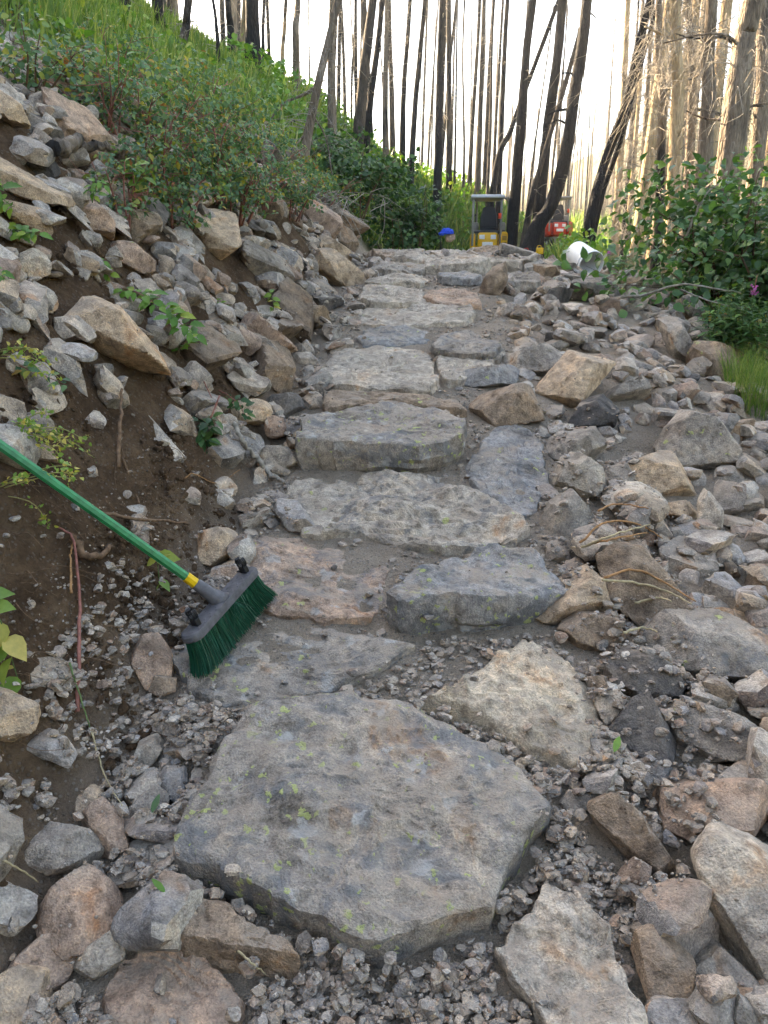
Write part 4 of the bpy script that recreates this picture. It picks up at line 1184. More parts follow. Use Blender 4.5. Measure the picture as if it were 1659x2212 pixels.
for i, (px, py, w, h, n, lab) in enumerate([
 (45, 210, 0.6, 0.34, 420, 'round leafy shrub at the top of the bank above the tan slab'),
 (95, 120, 0.8, 0.36, 360, 'pale shrub on the slope above the round leafy shrub'),
 (10, 90, 0.8, 0.36, 300, 'shrub high on the bank by the slope crest')]):
    bush('leafy_shrub', on_hill(px, py), w, h, lab, 'shrub', ROUND, 0.034, n, M_RASP, M_STEM, 9, 22, seed=150 + i, spread=0.15)
def down(x, y): return np.array([x, y, float(terrain(np.array([x]), np.array([y]))[0])])
bush('dark_shrub', down(-0.55, 12.8), 1.8, 1.35, 'dense dark green shrub on the bank above the crest', 'shrub', ROUND, 0.075, 2400, M_DARKB, M_STEM, 16, 60, seed=171, spread=0.12)
bush('dark_shrub', down(0.30, 13.6), 1.5, 1.45, 'dark rounded shrub overhanging the trail beyond the crest', 'shrub', ROUND, 0.075, 2000, M_DARKB, M_STEM, 14, 50, seed=172, spread=0.12)
bush('grey_herb', on_hill(745, 470), 0.7, 0.45, 'greyish herb clump between the snag and the dark shrub', 'herb', OVATE, 0.04, 500, M_RASP, M_STEM, 10, 20, seed=173, spread=0.14)

# the big broad-leaved shrub on the downhill side
bush('alder_shrub', down(3.05, 6.6), 2.1, 2.05, 'big broad-leaved green shrub crowding the downhill edge of the trail', 'shrub', OVATE, 0.074, 6500, M_ALDER, M_STEM, 26, 150, parts=300, seed=181, spread=0.12)
bush('alder_shrub', down(3.6, 6.1), 2.0, 1.95, 'broad-leaved shrub growing behind the fireweed clump', 'shrub', OVATE, 0.075, 3000, M_ALDER, M_STEM, 14, 60, seed=182, spread=0.12)
bush('alder_shrub', down(3.3, 8.8), 1.2, 1.1, 'smaller broad-leaved shrub just past the white bucket', 'shrub', OVATE, 0.08, 700, M_ALDER, M_STEM, 10, 36, seed=183, spread=0.13)
bush('low_shrub', down(2.32, 5.75), 0.55, 0.4, 'low serrated-leaf shrub under the bare fallen branch', 'shrub', TRIF, 0.07, 190, M_RASP, M_STEM, 8, 16, seed=184, spread=0.15)

def fireweed(x, y, h, n, label, flower=False, seed=1, lean=0.0):
    rng = np.random.default_rng(seed)
    g = down(x, y)
    root = empty('fireweed', g, label, 'wildflower', 'fireweed on the downhill edge')
    for i in range(n):
        a = rng.uniform(0, 6.28); r = 0.16 * rng.random()
        b = np.array([r * math.cos(a), r * math.sin(a), -0.03]); hh = h * rng.uniform(0.7, 1.0)
        tip = b + np.array([lean * hh + rng.normal() * 0.08, rng.normal() * 0.08 - 0.05, hh])
        P = spline([b, (b + tip) / 2 + rng.normal(size=3) * 0.02, tip], 10)
        st = MB(); st.add(*tube(P, np.linspace(0.004, 0.0015, 10), 5)); st.build('stem', M_GSTEM, root)
        m = 46
        t = np.linspace(0.22, 1.0, m); pp = np.stack([np.interp(t, np.linspace(0, 1, 10), P[:, k]) for k in range(3)], 1)
        az = np.arange(m) * 2.4 + rng.random()
        d = np.column_stack([np.cos(az), np.sin(az), np.full(m, 0.35) + 0.5 * (t - 0.5)])
        nn = unit(np.column_stack([-0.45 * np.cos(az), -0.45 * np.sin(az), np.ones(m)]))
        fw = unit(d - nn * np.sum(d * nn, 1, keepdims=True)); sd = np.cross(fw, nn)
        R = np.stack([sd, fw, nn], -1)
        mb = MB(); mb.add(*scatter(LANCE[0] * np.array([1.3, 1, 1]), LANCE[1], pp, R, (0.12 * np.sin(np.clip(t, 0, 1) * 2.6 + 0.35) + 0.02) * rng.uniform(0.8, 1.15, m)))
        tag(mb.build('leaves', M_FIRE, root), kind='stuff')
        if flower and i == 0:
            fl = MB()
            for q in range(18):
                c = tip + np.array([rng.normal() * 0.009, rng.normal() * 0.009, -0.04 + 0.055 * rng.random()])
                fl.add(*scatter(ROUND[0], ROUND[1], c[None].repeat(4, 0), rot_frames(rng.normal(size=(4, 3)) + [0, -0.6, 0.2], rng.uniform(0, 6, 4)), np.full(4, 0.014)))
            fl.build('flower_spike', M_PINK, root)
            bud = MB(); bud.add(*tube(spline([tip, tip + [0.004, 0, 0.05], tip + [0.01, 0, 0.085]], 5), [0.004, 0.003, 0.003, 0.002, 0.001], 5)); bud.build('bud_tip', M_REDSTEM, root)
    return root
fireweed(2.27, 5.25, 0.62, 6, 'fireweed clump crowned by a pink flower spike', True, 11)
fireweed(2.10, 5.05, 0.42, 6, 'narrow-leaved fireweed without bloom below the pink flower spike', False, 12)
fireweed(2.50, 5.05, 0.55, 6, 'leaning fireweed with a side bud beside the grass tuft', False, 13, 0.25)
fireweed(2.62, 4.75, 0.40, 5, 'low fireweed at the outer edge of the grass tuft', False, 14, -0.1)
fireweed(2.62, 9.7, 0.45, 3, 'small fireweed with a pink flower beside the white bucket', True, 15)

# ---------------------------------------------------------------- grass and ground cover (nobody could count it)
def grass(name, label, pos, hgt, wid, mat, rng, bend=0.6):
    n = len(pos)
    nn = unit(np.column_stack([rng.normal(size=n) * 0.22, rng.normal(size=n) * 0.22, np.ones(n)]))
    R = rot_frames(nn, rng.uniform(0, 6.28, n))
    V, F = scatter(BLADE_V, BLADE_F, pos, R, np.column_stack([wid, hgt * bend, hgt]))
    return tag(link(name, mesh_np(name, V, F, mat)), label, 'grass', kind='stuff')

def hill_points(n, rng, y0, y1, power, xl):
    y = y0 + (y1 - y0) * rng.random(n) ** power
    x = xpath(y) - 1.0 + np.where(rng.random(n) < 2, -1, 1) * (xl * y) * rng.random(n)
    return x, y
g = np.random.default_rng(5)
x, y = hill_points(90000, g, 5.5, 46, 1.5, 0.62)
u = x - xpath(y)
dens = np.clip((-u - 1.9) / 1.2, 0, 1) * np.clip((y + 1.2 * (-u) - 8.5) / 3, 0, 1) + np.clip((y - 12) / 3, 0, 1) * (-u > np.where(y < 26, 1.5, 0.9))
dens = dens * (0.45 + 0.9 * (fbm2(x * 0.8, y * 0.8, 3, 71) > -0.1))
k = g.random(len(x)) < dens
x, y = x[k], y[k]; z = terrain(x, y)
hh = (0.28 + 0.3 * g.random(len(x))) * (1 + 0.35 * fbm2(x * 0.5, y * 0.5, 2, 3))
grass('hillside_grass', 'bright green grass covering the slope under the burnt trees', np.column_stack([x, y, z]), hh, 0.55 + 0.045 * y, M_GRASS, g)
x, y = hill_points(26000, g, 6, 40, 1.4, 0.6)
u = x - xpath(y)
k = (g.random(len(x)) < np.clip((-u - 1.6) / 1.0, 0, 1)) & (fbm2(x * 1.1, y * 1.1, 3, 73) > 0.02) & (y + 0.8 * (-u) > 8)
x, y = x[k], y[k]; z = terrain(x, y)
n = len(x)
V, F = scatter(OVATE[0], OVATE[1], np.column_stack([x, y, z + 0.06 + 0.32 * g.random(n)]), leaf_frames(np.column_stack([x, y, z]), np.array([0, 0, -50.0]), g, 1, 0, 0.8), (0.05 + 0.0035 * y) * g.uniform(0.7, 1.2, n))
tag(link('ground_cover', mesh_np('ground_cover', V, F, M_PALE)), 'leafy green herbs mixed into the slope grass', 'ground cover', kind='stuff')
# sunlit meadow beyond the crest and in the valley
n = 60000
y = 13 + 60 * g.random(n) ** 1.5; x = xpath(y) + (g.random(n) * 1.35 - 0.35) * (0.6 * y)
u = x - xpath(y)
k = (np.abs(u) > np.where(y < 26, 1.7, 1.0)) & ((y > 17) | (np.abs(u) > 2.4)) & (g.random(n) < np.clip(0.35 + 0.8 * fbm2(x * 0.4, y * 0.4, 3, 75) + 0.4, 0, 1))
x, y = x[k], y[k]; z = terrain(x, y)
grass('meadow_grass', 'tall sunlit grass behind the excavators and across the valley', np.column_stack([x, y, z]), 0.4 + 0.5 * g.random(len(x)), 0.7 + 0.05 * y, M_GRASS, g)
n = 26000
y = 12.5 + 30 * g.random(n) ** 1.3; x = xpath(y) + (g.random(n) * 1.2 - 0.75) * (0.35 * y); u = x - xpath(y)
k = (np.abs(u) > np.where(y < 26, 1.7, 1.0)) & (fbm2(x * 0.9, y * 0.9, 3, 77) > -0.05)
x, y = x[k], y[k]; z = terrain(x, y); n = len(x)
V, F = scatter(OVATE[0], OVATE[1], np.column_stack([x, y, z + 0.05 + 0.75 * g.random(n) ** 1.3]), leaf_frames(np.column_stack([x, y, z]), np.array([0, 0, -50.0]), g, 1, 0, 0.9), (0.05 + 0.004 * y) * g.uniform(0.6, 1.2, n))
tag(link('tall_herbs', mesh_np('tall_herbs', V, F, M_PALE)), 'tall leafy herbs growing behind the yellow excavator', 'herbs', kind='stuff')
# grass tuft on the downhill edge
n = 1500
a = g.uniform(0, 6.28, n); r = 0.32 * np.sqrt(g.random(n))
x = 2.2 + r * np.cos(a) * 0.9; y = 4.55 + r * np.sin(a)
grass('grass_tuft', 'fine wispy grass tuft beside the brown boulder', np.column_stack([x, y, terrain(x, y)]), 0.16 + 0.14 * g.random(n), np.full(n, 0.16), M_GRASS, g, 0.9)

# ---------------------------------------------------------------- sprigs and seedlings, leaf by leaf
def sprig(px, py, label, pts, leaves, leaf=TRIF, mat=None, stem=None, r=0.0025, lift=0.02, name='seedling', seed=1, up=None):
    """stem through offsets (metres right, up, towards the viewer) from the foot; leaves as (t, size, spin)"""
    rng = np.random.default_rng(seed)
    G = ground_at(px, py)[0]
    G = np.array([G[0], G[1], max(G[2], float(hm_at(G[0], G[1])) - 0.03)]) if HX0 < G[0] < HX1 and HY0 < G[1] < HY1 else G
    root = empty(name, G, label, 'plant')
    P = spline([np.array([a, -c, b + lift]) for a, b, c in pts], 14)
    s = MB(); s.add(*tube(P, np.linspace(r, r * 0.45, 14), 5)); s.build('stem', stem or M_GSTEM, root)
    lm = mesh_np('leaf', leaf[0], leaf[1], mat or M_PALE, True)
    for t, sz, spin in leaves:
        p = np.array([np.interp(t, np.linspace(0, 1, 14), P[:, k]) for k in range(3)])
        n = unit(np.array([rng.normal() * 0.3, -0.55 + rng.normal() * 0.25, 0.8]) if up is None else np.array(up) + rng.normal(size=3) * 0.25)
        fw = np.array([math.cos(spin), -0.3, math.sin(spin) * 0.8]); fw = unit(fw - n * (fw @ n))
        R = np.stack([np.cross(fw, n), fw, n], 1)
        o = link('leaf', lm, root); o.matrix_local = to_mat(R, p, sz)
    return root
def fan(n, s, seed, t0=0.25):
    r = np.random.default_rng(seed)
    return [(t0 + (1 - t0) * i / max(n - 1, 1), s * r.uniform(0.7, 1.15), r.uniform(-0.6, 3.7)) for i in range(n)]
sprig(300, 700, 'bright green raspberry sprig above the large tan boulder', [(-0.1, 0.08, 0), (0.02, 0.05, 0.05), (0.14, -0.02, 0.1), (0.24, -0.1, 0.12)], fan(16, 0.10, 1), mat=M_PALE, stem=M_REDSTEM, seed=1)
sprig(235, 625, 'small bright raspberry sprig over the pinkish-grey rock', [(0, 0, 0), (0.0, 0.05, 0.03), (-0.02, 0.09, 0.04)], fan(6, 0.06, 2), mat=M_PALE, seed=2)
sprig(400, 760, 'raspberry shoot trailing down the bank beside the large tan boulder', [(0, 0.02, 0), (0.03, -0.02, 0.06), (0.0, -0.07, 0.1)], fan(6, 0.08, 3), mat=M_PALE, stem=M_REDSTEM, seed=3)
sprig(490, 690, 'tiny three-leaved shoot on the gravelly bank', [(0, 0, 0), (-0.03, 0.05, 0.02), (-0.06, 0.06, 0.03)], fan(5, 0.05, 4), mat=M_PALE, seed=4)
sprig(590, 700, 'small plant with yellow blossoms at the foot of the bank', [(0, 0, 0), (0.01, 0.06, 0.02), (0.0, 0.12, 0.03)], fan(9, 0.045, 5), leaf=OVATE, mat=M_YELL, seed=5)
sprig(470, 960, 'uprooted sapling with dark leaves and reddish bent stems', [(0.02, 0.12, 0), (-0.01, 0.04, 0.05), (-0.05, -0.02, 0.08), (-0.02, -0.09, 0.1)], fan(15, 0.085, 6, 0.35), mat=M_DARKB, stem=M_REDSTEM, r=0.004, seed=6)
sprig(500, 905, 'uprooted leafy stem curling beside the dark-leaved sapling', [(-0.05, 0.08, 0), (0.0, 0.06, 0.03), (0.05, 0.02, 0.05), (0.07, -0.03, 0.06)], fan(7, 0.07, 7, 0.4), mat=M_DARKB, stem=M_REDSTEM, r=0.003, seed=7)
sprig(345, 1260, 'wilting pale leaf sprout behind the broom handle', [(0, -0.06, 0), (0.005, 0.02, 0.02), (0.01, 0.09, 0.04)], [(0.95, 0.075, 0.15), (0.9, 0.055, 2.6), (0.95, 0.05, 0.9), (0.3, 0.06, 4.4), (0.35, 0.05, -0.8)], leaf=OVATE, mat=M_YELL, seed=8)
sprig(35, 1430, 'drooping sprout with green and yellow leaves hanging on the cut earth', [(-0.06, 0.16, 0), (0.0, 0.1, 0.04), (0.02, 0.02, 0.06), (0.03, -0.05, 0.06)], [(0.02, .07, 1.2), (0.15, .065, .3), (.3, .07, 4.6), (.45, .075, -.9), (.55, .06, 3.9), (.65, .075, -1.2), (.78, .055, 3.6), (.9, .07, -1.9), (1.0, .065, 4.2)], leaf=OVATE, mat=M_YELL, seed=9)
sprig(25, 470, 'bright leafy sprig hanging in front of the long tan slab', [(-0.12, 0.1, 0.05), (-0.02, 0.06, 0.1), (0.06, 0.0, 0.12)], fan(11, 0.10, 10, 0.1), mat=M_PALE, seed=10)
sprig(60, 540, 'dark leafy sprig below the long tan slab', [(-0.06, 0.06, 0), (0.0, 0.03, 0.05), (0.06, 0.03, 0.06)], fan(8, 0.08, 11, 0.1), mat=M_PALE, seed=11)
sprig(85, 830, 'pale blue-green sprig on the bank rocks above the broom handle', [(-0.12, 0.05, 0), (-0.02, 0.02, 0.05), (0.12, -0.03, 0.08)], fan(9, 0.065, 12, 0.15), mat=M_RASP, stem=M_REDSTEM, seed=12)
sprig(5, 660, 'leaf pair at the end of a thin twig on the bank', [(-0.05, 0.03, 0), (0, 0.02, 0.02), (0.03, 0.0, 0.03)], fan(5, 0.07, 13, 0.2), mat=M_PALE, seed=13)
sprig(210, 545, 'green sprig between the dark bank rocks', [(0, 0, 0), (0.02, 0.05, 0.02), (0.05, 0.08, 0.03)], fan(6, 0.06, 14), mat=M_PALE, seed=14)
sprig(300, 495, 'yellow-green currant sprig dangling over the shaded rocks', [(-0.05, 0.12, 0), (0.03, 0.1, 0.06), (0.08, 0.02, 0.08)], fan(12, 0.085, 15, 0.1), leaf=ROUND, mat=M_YELL, seed=15)
def flat_leaf(px, py, ang, sz, mat, label):
    G = ground_at(px, py)[0]; z = float(hm_at(G[0], G[1]))
    lf = blade_leaf([(0, 0.0), (0.2, 0.1), (0.5, 0.14), (0.8, 0.08), (1.0, 0.0)], 0.2, 0.1)
    o = link('fallen_leaf', mesh_np('fallen_leaf', lf[0], lf[1], mat)); o.matrix_world = to_mat(rot_frames(np.array([[0.1, -0.3, 1.0]]), np.array([ang]))[0], (G[0], G[1], z + 0.006), sz)
    tag(o, label, 'leaf')
flat_leaf(1320, 1692, 1.1, 0.07, M_PALE, 'single narrow green leaf lying on the gravel')
flat_leaf(370, 2060, 2.4, 0.05, M_PALE, 'torn green leaf on the flat dust-coated slab')
flat_leaf(335, 1830, 1.5, 0.06, M_DARKB, 'dark green leaf scrap caught beside the largest step')

# ---------------------------------------------------------------- burnt trees
def trunk_mesh(P, r0, r1, rng, sides=12, flare=1.5, rough=0.10, sub=26):
    C = spline(P, sub)
    t = np.linspace(0, 1, sub)
    R = (r0 * (1 - t) + r1 * t) * (1 + (flare - 1) * np.exp(-t * sub * 0.45))
    V, F = tube(C, R, sides, True)
    n = sub * sides
    ax = np.repeat(C, sides, 0)
    rad = V[:n] - ax
    s = rng.uniform(0, 50)
    k = 1 + rough * (fbm(np.column_stack([V[:n, 0] * 7, V[:n, 1] * 7, V[:n, 2] * 1.6]) + s, 3, 4)) * 1.6
    V[:n] = ax + rad * k[:, None]
    return V, F, C, R

def twigs(C, R, rng, n, t0, t1, length, droop, thick=0.009, fork=2, seg=6):
    mb = MB()
    m = len(C)
    for i in range(n):
        t = rng.uniform(t0, t1)
        f = t * (m - 1); a = int(f); fr = f - a
        b = C[a] * (1 - fr) + C[min(a + 1, m - 1)] * fr
        rr = R[a]
        az = rng.uniform(0, 2 * math.pi)
        L = length * rng.uniform(0.25, 1.0) * (1.15 - 0.6 * (t - t0) / max(t1 - t0, 1e-3))
        d = np.array([math.cos(az), math.sin(az), 0])
        e0 = b + d * rr * 0.6
        e1 = e0 + d * L * 0.5 + np.array([0, 0, L * rng.uniform(-0.15, 0.25)])
        e2 = e1 + (d + 0.5 * rng.normal(size=3) * [1, 1, 0.3]) * L * 0.5 + np.array([0, 0, -L * droop * rng.uniform(0.2, 1.2)])
        P = spline([e0, e1, e2], seg)
        mb.add(*tube(P, np.linspace(thick, thick * 0.25, seg) * (0.5 + 0.5 * L / length), 3, False))
        for q in range(fork):
            s = P[int(rng.integers(2, seg))]
            e = s + (d * 0.3 + 0.7 * rng.normal(size=3) * [1, 1, 0.5]) * L * 0.35 + np.array([0, 0, -L * droop * 0.4])
            Q = spline([s, (s + e) / 2 + rng.normal(size=3) * 0.05 * L, e], 4)
            mb.add(*tube(Q, np.linspace(thick * 0.5, thick * 0.18, 4), 3, False))
    return mb

TREES = []
def tree_px(label, y, pts, wpx, mat, height=None, ntw=30, tw_len=0.9, droop=0.5, t0=0.25, name='burnt_tree', cat='tree', group=None, seed=1, taper=0.55, limbs=(), thick=0.009, sides=12, fork=2, ext=1.6, flare=1.5, bm=None):
    """a trunk standing at distance y whose course is given by picture columns and rows"""
    rng = np.random.default_rng(seed)
    W = []
    for px, py in pts:
        d = ray(px, py); t = y / d[1]; W.append(EYE + t * d)
    W = np.array(W)
    gz = float(terrain(np.array([W[0, 0]]), np.array([W[0, 1]]))[0])
    W[0, 2] = min(gz, W[0, 2]) - 0.15
    # carry on upward past the top of the picture
    v = unit(W[-1] - W[-2])
    W = np.concatenate([W, [W[-1] + v * ext * 1.5 + [0, rng.normal() * 0.1, 0], W[-1] + v * ext * 3.5 + [rng.normal() * 0.1, rng.normal() * 0.2, 0]]])
    base = W[0].copy(); base[2] = gz
    L = W - base
    L[1:, 1] += rng.normal(size=len(L) - 1) * 0.06
    r0 = 0.5 * wpx * y / PF
    root = empty(name, base, label, cat, group)
    TREES.append((label, base[0], base[1]))
    V, F, C, R = trunk_mesh(L, r0, r0 * taper, rng, sides, flare)
    link('trunk', mesh_np('trunk', V, F, mat), root and None or None, None).parent = root
    if ntw:
        tag(twigs(C, R, rng, ntw, t0, 0.98, tw_len, droop, thick, fork).build('dead_twigs', bm or M_TWIG, root), kind='stuff')
    for lp in limbs:
        Q = []
        for px, py in lp[0]:
            d = ray(px, py); t = y / d[1]; Q.append(EYE + t * d - base)
        Q = np.array(Q); Q[1:, 1] += rng.normal(size=len(Q) - 1) * 0.15
        b = MB(); b.add(*tube(spline(Q, 10), np.linspace(lp[1], lp[1] * 0.35, 10), 6)); b.build('limb', mat, root)
    return root

K = 0
NT = [
 # label, distance, course, width, bark, twigs, twig length
 ('thick curved black trunk sweeping up from a leaning base beside the excavators', 21, [(1128,522),(1160,492),(1192,440),(1222,330),(1240,200),(1258,90),(1268,0)], 30, M_BLACK, 26, 0.7),
 ('straight charred trunk rising just behind the thick curved black trunk', 22.5, [(1160,520),(1168,400),(1186,260),(1204,110),(1216,0)], 24, M_BLACK, 26, 0.7),
 ('split charred trunk with a pale bare strip', 23, [(1105,470),(1120,330),(1130,200),(1140,100),(1152,0)], 20, M_BLACK, 22, 0.6),
 ('dark log-like tree leaning steeply against its neighbours', 26, [(1046,415),(1075,350),(1100,290),(1122,230)], 13, M_BLACK, 8, 0.4),
 ('thin black trunk next to the steeply leaning one', 27, [(1076,418),(1084,250),(1090,100),(1096,0)], 11, M_BLACK, 24, 0.6),
 ('short tilted snag with rusty bark between the charred trunks', 22, [(1125,478),(1150,420),(1168,360)], 14, M_BARK, 6, 0.4),
 ('leaning black tree beside the broad-leaved shrub', 15.5, [(1254,535),(1280,440),(1310,350),(1345,240),(1380,110),(1405,0)], 21, M_BLACK, 10, 0.4),
 ('thinner black tree leaning parallel to the one beside the shrub', 16, [(1262,535),(1295,440),(1330,330),(1358,240),(1378,170)], 12, M_BLACK, 8, 0.35),
 ('single straight black trunk standing clear against the sky', 24, [(945,362),(948,250),(951,120),(956,0)], 16, M_BLACK, 12, 0.5),
 ('charred trunk with a fire-scarred foot on the slope crest', 20, [(768,318),(782,200),(794,100),(806,0)], 22, M_BARK, 16, 0.6),
 ('slender partner trunk crossing behind the fire-scarred trunk', 20.5, [(783,318),(800,220),(815,110),(826,0)], 14, M_BARK, 26, 0.7),
 ('thickest black trunk on the slope with peeling pale wood at its side', 17, [(545,172),(545,80),(544,0)], 33, M_BLACK, 8, 0.5),
 ('pale barkless snag hugging the thickest black trunk', 17.3, [(524,160),(528,70),(532,0)], 17, M_BARKP, 8, 0.5),
 ('smooth dark trunk beside the pale barkless snag', 18.5, [(500,135),(497,60),(495,0)], 15, M_BLACK, 8, 0.5),
 ('broad charred trunk at the top of the grassy slope', 14, [(344,92),(341,40),(340,0)], 28, M_BLACK, 8, 0.5),
 ('brown-barked trunk tilting out of the grass', 12.5, [(388,160),(394,90),(400,40),(406,0)], 19, M_BARK, 14, 0.5),
 ('wide dark trunk rooted among the upper raspberry bushes', 12, [(263,85),(264,40),(265,0)], 26, M_BARK, 10, 0.5),
 ('thin bent sapling trunk at the edge of the grove', 13.5, [(463,175),(470,110),(466,50),(458,0)], 8, M_BARK, 18, 0.5),
 ('grey dead trunk behind the twiggy leaning snag', 16, [(718,300),(716,180),(716,80),(718,0)], 17, M_BARKG, 40, 0.8),
 ('grey-brown trunk with many stubs left of the leaning snag', 18, [(640,260),(640,150),(640,60),(642,0)], 15, M_BARKG, 36, 0.7),
 ('slim reddish-barked trunk with a kinked foot', 19, [(612,190),(610,120),(614,60),(618,0)], 9, M_BARKP, 24, 0.5),
 ('slim dark trunk on the skyline between two thicker ones', 22, [(570,170),(569,80),(571,0)], 8, M_BARK, 14, 0.5),
 ('dark slim twin trunk on the skyline', 23, [(582,172),(580,80),(578,0)], 8, M_BARK, 14, 0.5),
 ('thin trunk standing on the lower crest line', 28, [(850,335),(846,200),(842,90),(840,0)], 11, M_BARK, 40, 0.9),
 ('feathery thin trunk full of bare twigs on the crest', 27, [(868,335),(872,200),(880,90),(886,0)], 11, M_BARK, 60, 1.1),
 ('tilted thin trunk behind the dark shrub', 26, [(884,350),(896,240),(908,110),(918,0)], 12, M_BARK, 36, 0.8),
 ('grey wooden trunk behind the dark shrub', 25, [(835,335),(832,220),(834,100),(836,0)], 12, M_BARKG, 50, 0.9),
 ('lone thin dead pole on the open skyline', 30, [(758,270),(760,180),(764,100)], 5, M_BARK, 14, 0.4),
 ('thin dead pole right of the single straight black trunk', 32, [(982,400),(984,280),(986,160)], 5, M_BARK, 20, 0.4),
 ('tall thin trunk leaning behind the yellow excavator', 34, [(1012,430),(1022,250),(1030,120),(1036,0)], 9, M_BARK, 40, 0.8),
 ('second tall thin trunk leaning behind the yellow excavator', 33, [(1030,440),(1036,280),(1042,120),(1046,0)], 11, M_BARK, 44, 0.8),
 ('dark trunk above the excavator canopy', 36, [(1064,440),(1070,300),(1078,140),(1086,0)], 7, M_BARK, 36, 0.7),
 ('straight brown trunk between the split trunk and the steep leaner', 30, [(1052,440),(1060,250),(1062,120),(1066,0)], 6, M_BARK, 30, 0.7),
 ('broken short snag with forked tip on the sunlit flat', 31, [(1000,430),(1003,330),(1002,260)], 6, M_BARKG, 12, 0.5),
 ('massive grey-barked dead tree above the broad-leaved shrub', 11.5, [(1560,420),(1576,300),(1592,170),(1606,80),(1622,0)], 50, M_BARKG, 46, 1.0),
 ('stout grey dead tree beside the massive one', 13, [(1522,420),(1528,260),(1532,130),(1534,0)], 30, M_BARKG, 60, 1.1),
 ('tan dead tree bristling with drooping twigs', 14, [(1468,420),(1464,260),(1460,130),(1458,0)], 26, M_BARKP, 120, 1.3),
 ('dead tree with twisted limbs next to the leaning black tree', 15, [(1436,420),(1430,260),(1428,120),(1424,0)], 18, M_BARKG, 130, 1.3),
 ('grey dead tree half hidden behind the massive one', 15, [(1632,420),(1636,250),(1644,120),(1650,0)], 30, M_BARKG, 90, 1.2),
 ('slim grey dead tree between the tan one and the stout one', 18, [(1496,430),(1494,260),(1490,120),(1488,0)], 17, M_BARKG, 110, 1.2),
]
for i, (lab, y, pts, w, mat, ntw, tl) in enumerate(NT):
    limbs = ()
    if i == 0: limbs = (([(1242,160),(1222,158),(1208,164)], 0.03), ([(1232,235),(1200,240),(1178,252)], 0.035), ([(1226,268),(1200,262),(1180,275)], 0.03), ([(1262,20),(1280,28),(1290,40)], 0.025))
    if 'massive' in lab: limbs = (([(1600,110),(1560,85),(1510,75),(1450,80)], 0.022), ([(1585,260),(1540,250),(1490,235)], 0.02), ([(1580,250),(1620,230),(1659,225)], 0.025))
    if 'tan dead' in lab: limbs = (([(1462,90),(1430,70),(1390,60)], 0.03), ([(1462,160),(1500,165),(1530,150)], 0.03))
    right = lab.endswith('massive one') or i >= 34
    tree_px(lab, y, pts, w, mat, ntw=ntw, tw_len=tl, droop=0.9 if right else 0.45, t0=0.12 if right else 0.2, seed=300 + i, limbs=limbs, group='burnt trees standing near the trail',
            name='dead_tree' if mat in (M_BARKG, M_BARKP) else 'burnt_tree', thick=0.008 if right else 0.010, fork=3 if right else 2, bm=M_TWIG)

# the leaning snag with its skirt of dead twigs, and the log it holds
sy = 9.6
def P3(px, py, y):
    d = ray(px, py); return EYE + d * (y / d[1])
snag = tree_px('twisted grey snag leaning over the bank with a skirt of bare twigs', sy, [(668,420),(660,340),(672,260),(690,180),(708,90),(728,0)], 19, M_BARKG, ntw=70, tw_len=0.55, droop=0.6, t0=0.05, seed=401, name='dead_tree', thick=0.006, fork=3,
               limbs=(([(690,185),(650,200),(610,225),(575,270)], 0.022), ([(668,280),(640,320),(620,380)], 0.014), ([(676,250),(705,300),(725,400),(735,450)], 0.012), ([(672,300),(690,380),(715,440)], 0.010)))
rootmb = MB()
rr = np.random.default_rng(9)
c0 = ground_at(690, 470)[0]
for i in range(70):
    a = c0 + rr.normal(size=3) * [0.28, 0.2, 0.05] + [0, -0.05, 0.16]
    b = a + rr.normal(size=3) * [0.22, 0.15, 0.10] + [0.02, -0.15, -0.1]; c = b + rr.normal(size=3) * [0.15, 0.08, 0.08] + [0, -0.05, -0.1]
    rootmb.add(*tube(spline([a - c0, b - c0, c - c0], 8), np.linspace(0.004, 0.0012, 8), 4))
tag(rootmb.build('root_tangle', M_TWIG, None, c0), 'tangle of pale bare roots hanging from the bank below the snag', 'roots')

# ---------------------------------------------------------------- the stand of thin burnt poles: one of each kind, then copies
def proto(seed, h, r, mat, ntw, tl, droop):
    rng = np.random.default_rng(seed)
    bend = rng.normal(size=2) * 0.25
    V, F, C, R = trunk_mesh([[0, 0, -0.3], [bend[0] * 0.3, bend[1] * 0.3, h * 0.35], [bend[0], bend[1], h * 0.7], [bend[0] * 1.2, bend[1] * 1.2, h]], r, r * 0.3, rng, 8, 1.3, 0.08, 14)
    tm = mesh_np('trunk', V, F, mat)
    tw = twigs(C, R, rng, ntw, 0.1, 0.97, tl, droop, 0.011, 2, 5).arrays()
    return tm, mesh_np('dead_twigs', tw[0], tw[1], M_TWIG), (V, F), tw
PRO = [proto(900 + q, 11 + 3 * (q % 3), 0.06 + 0.026 * (q % 4), (M_BARK, M_BLACK, M_BARKG, M_BARKP, M_BARKG, M_BARK, M_BARKG, M_BARKP)[q], (60, 40, 130, 110, 150, 70, 140, 90)[q], (0.8, 0.6, 1.2, 1.1, 1.3, 0.9, 1.2, 0.9)[q], 0.7) for q in range(8)]
KINDW = ['brown-barked', 'black charred', 'grey twiggy', 'tan bare', 'grey shaggy', 'brown slim', 'grey drooping', 'pale stripped']
tr = np.random.default_rng(31)
spots = []
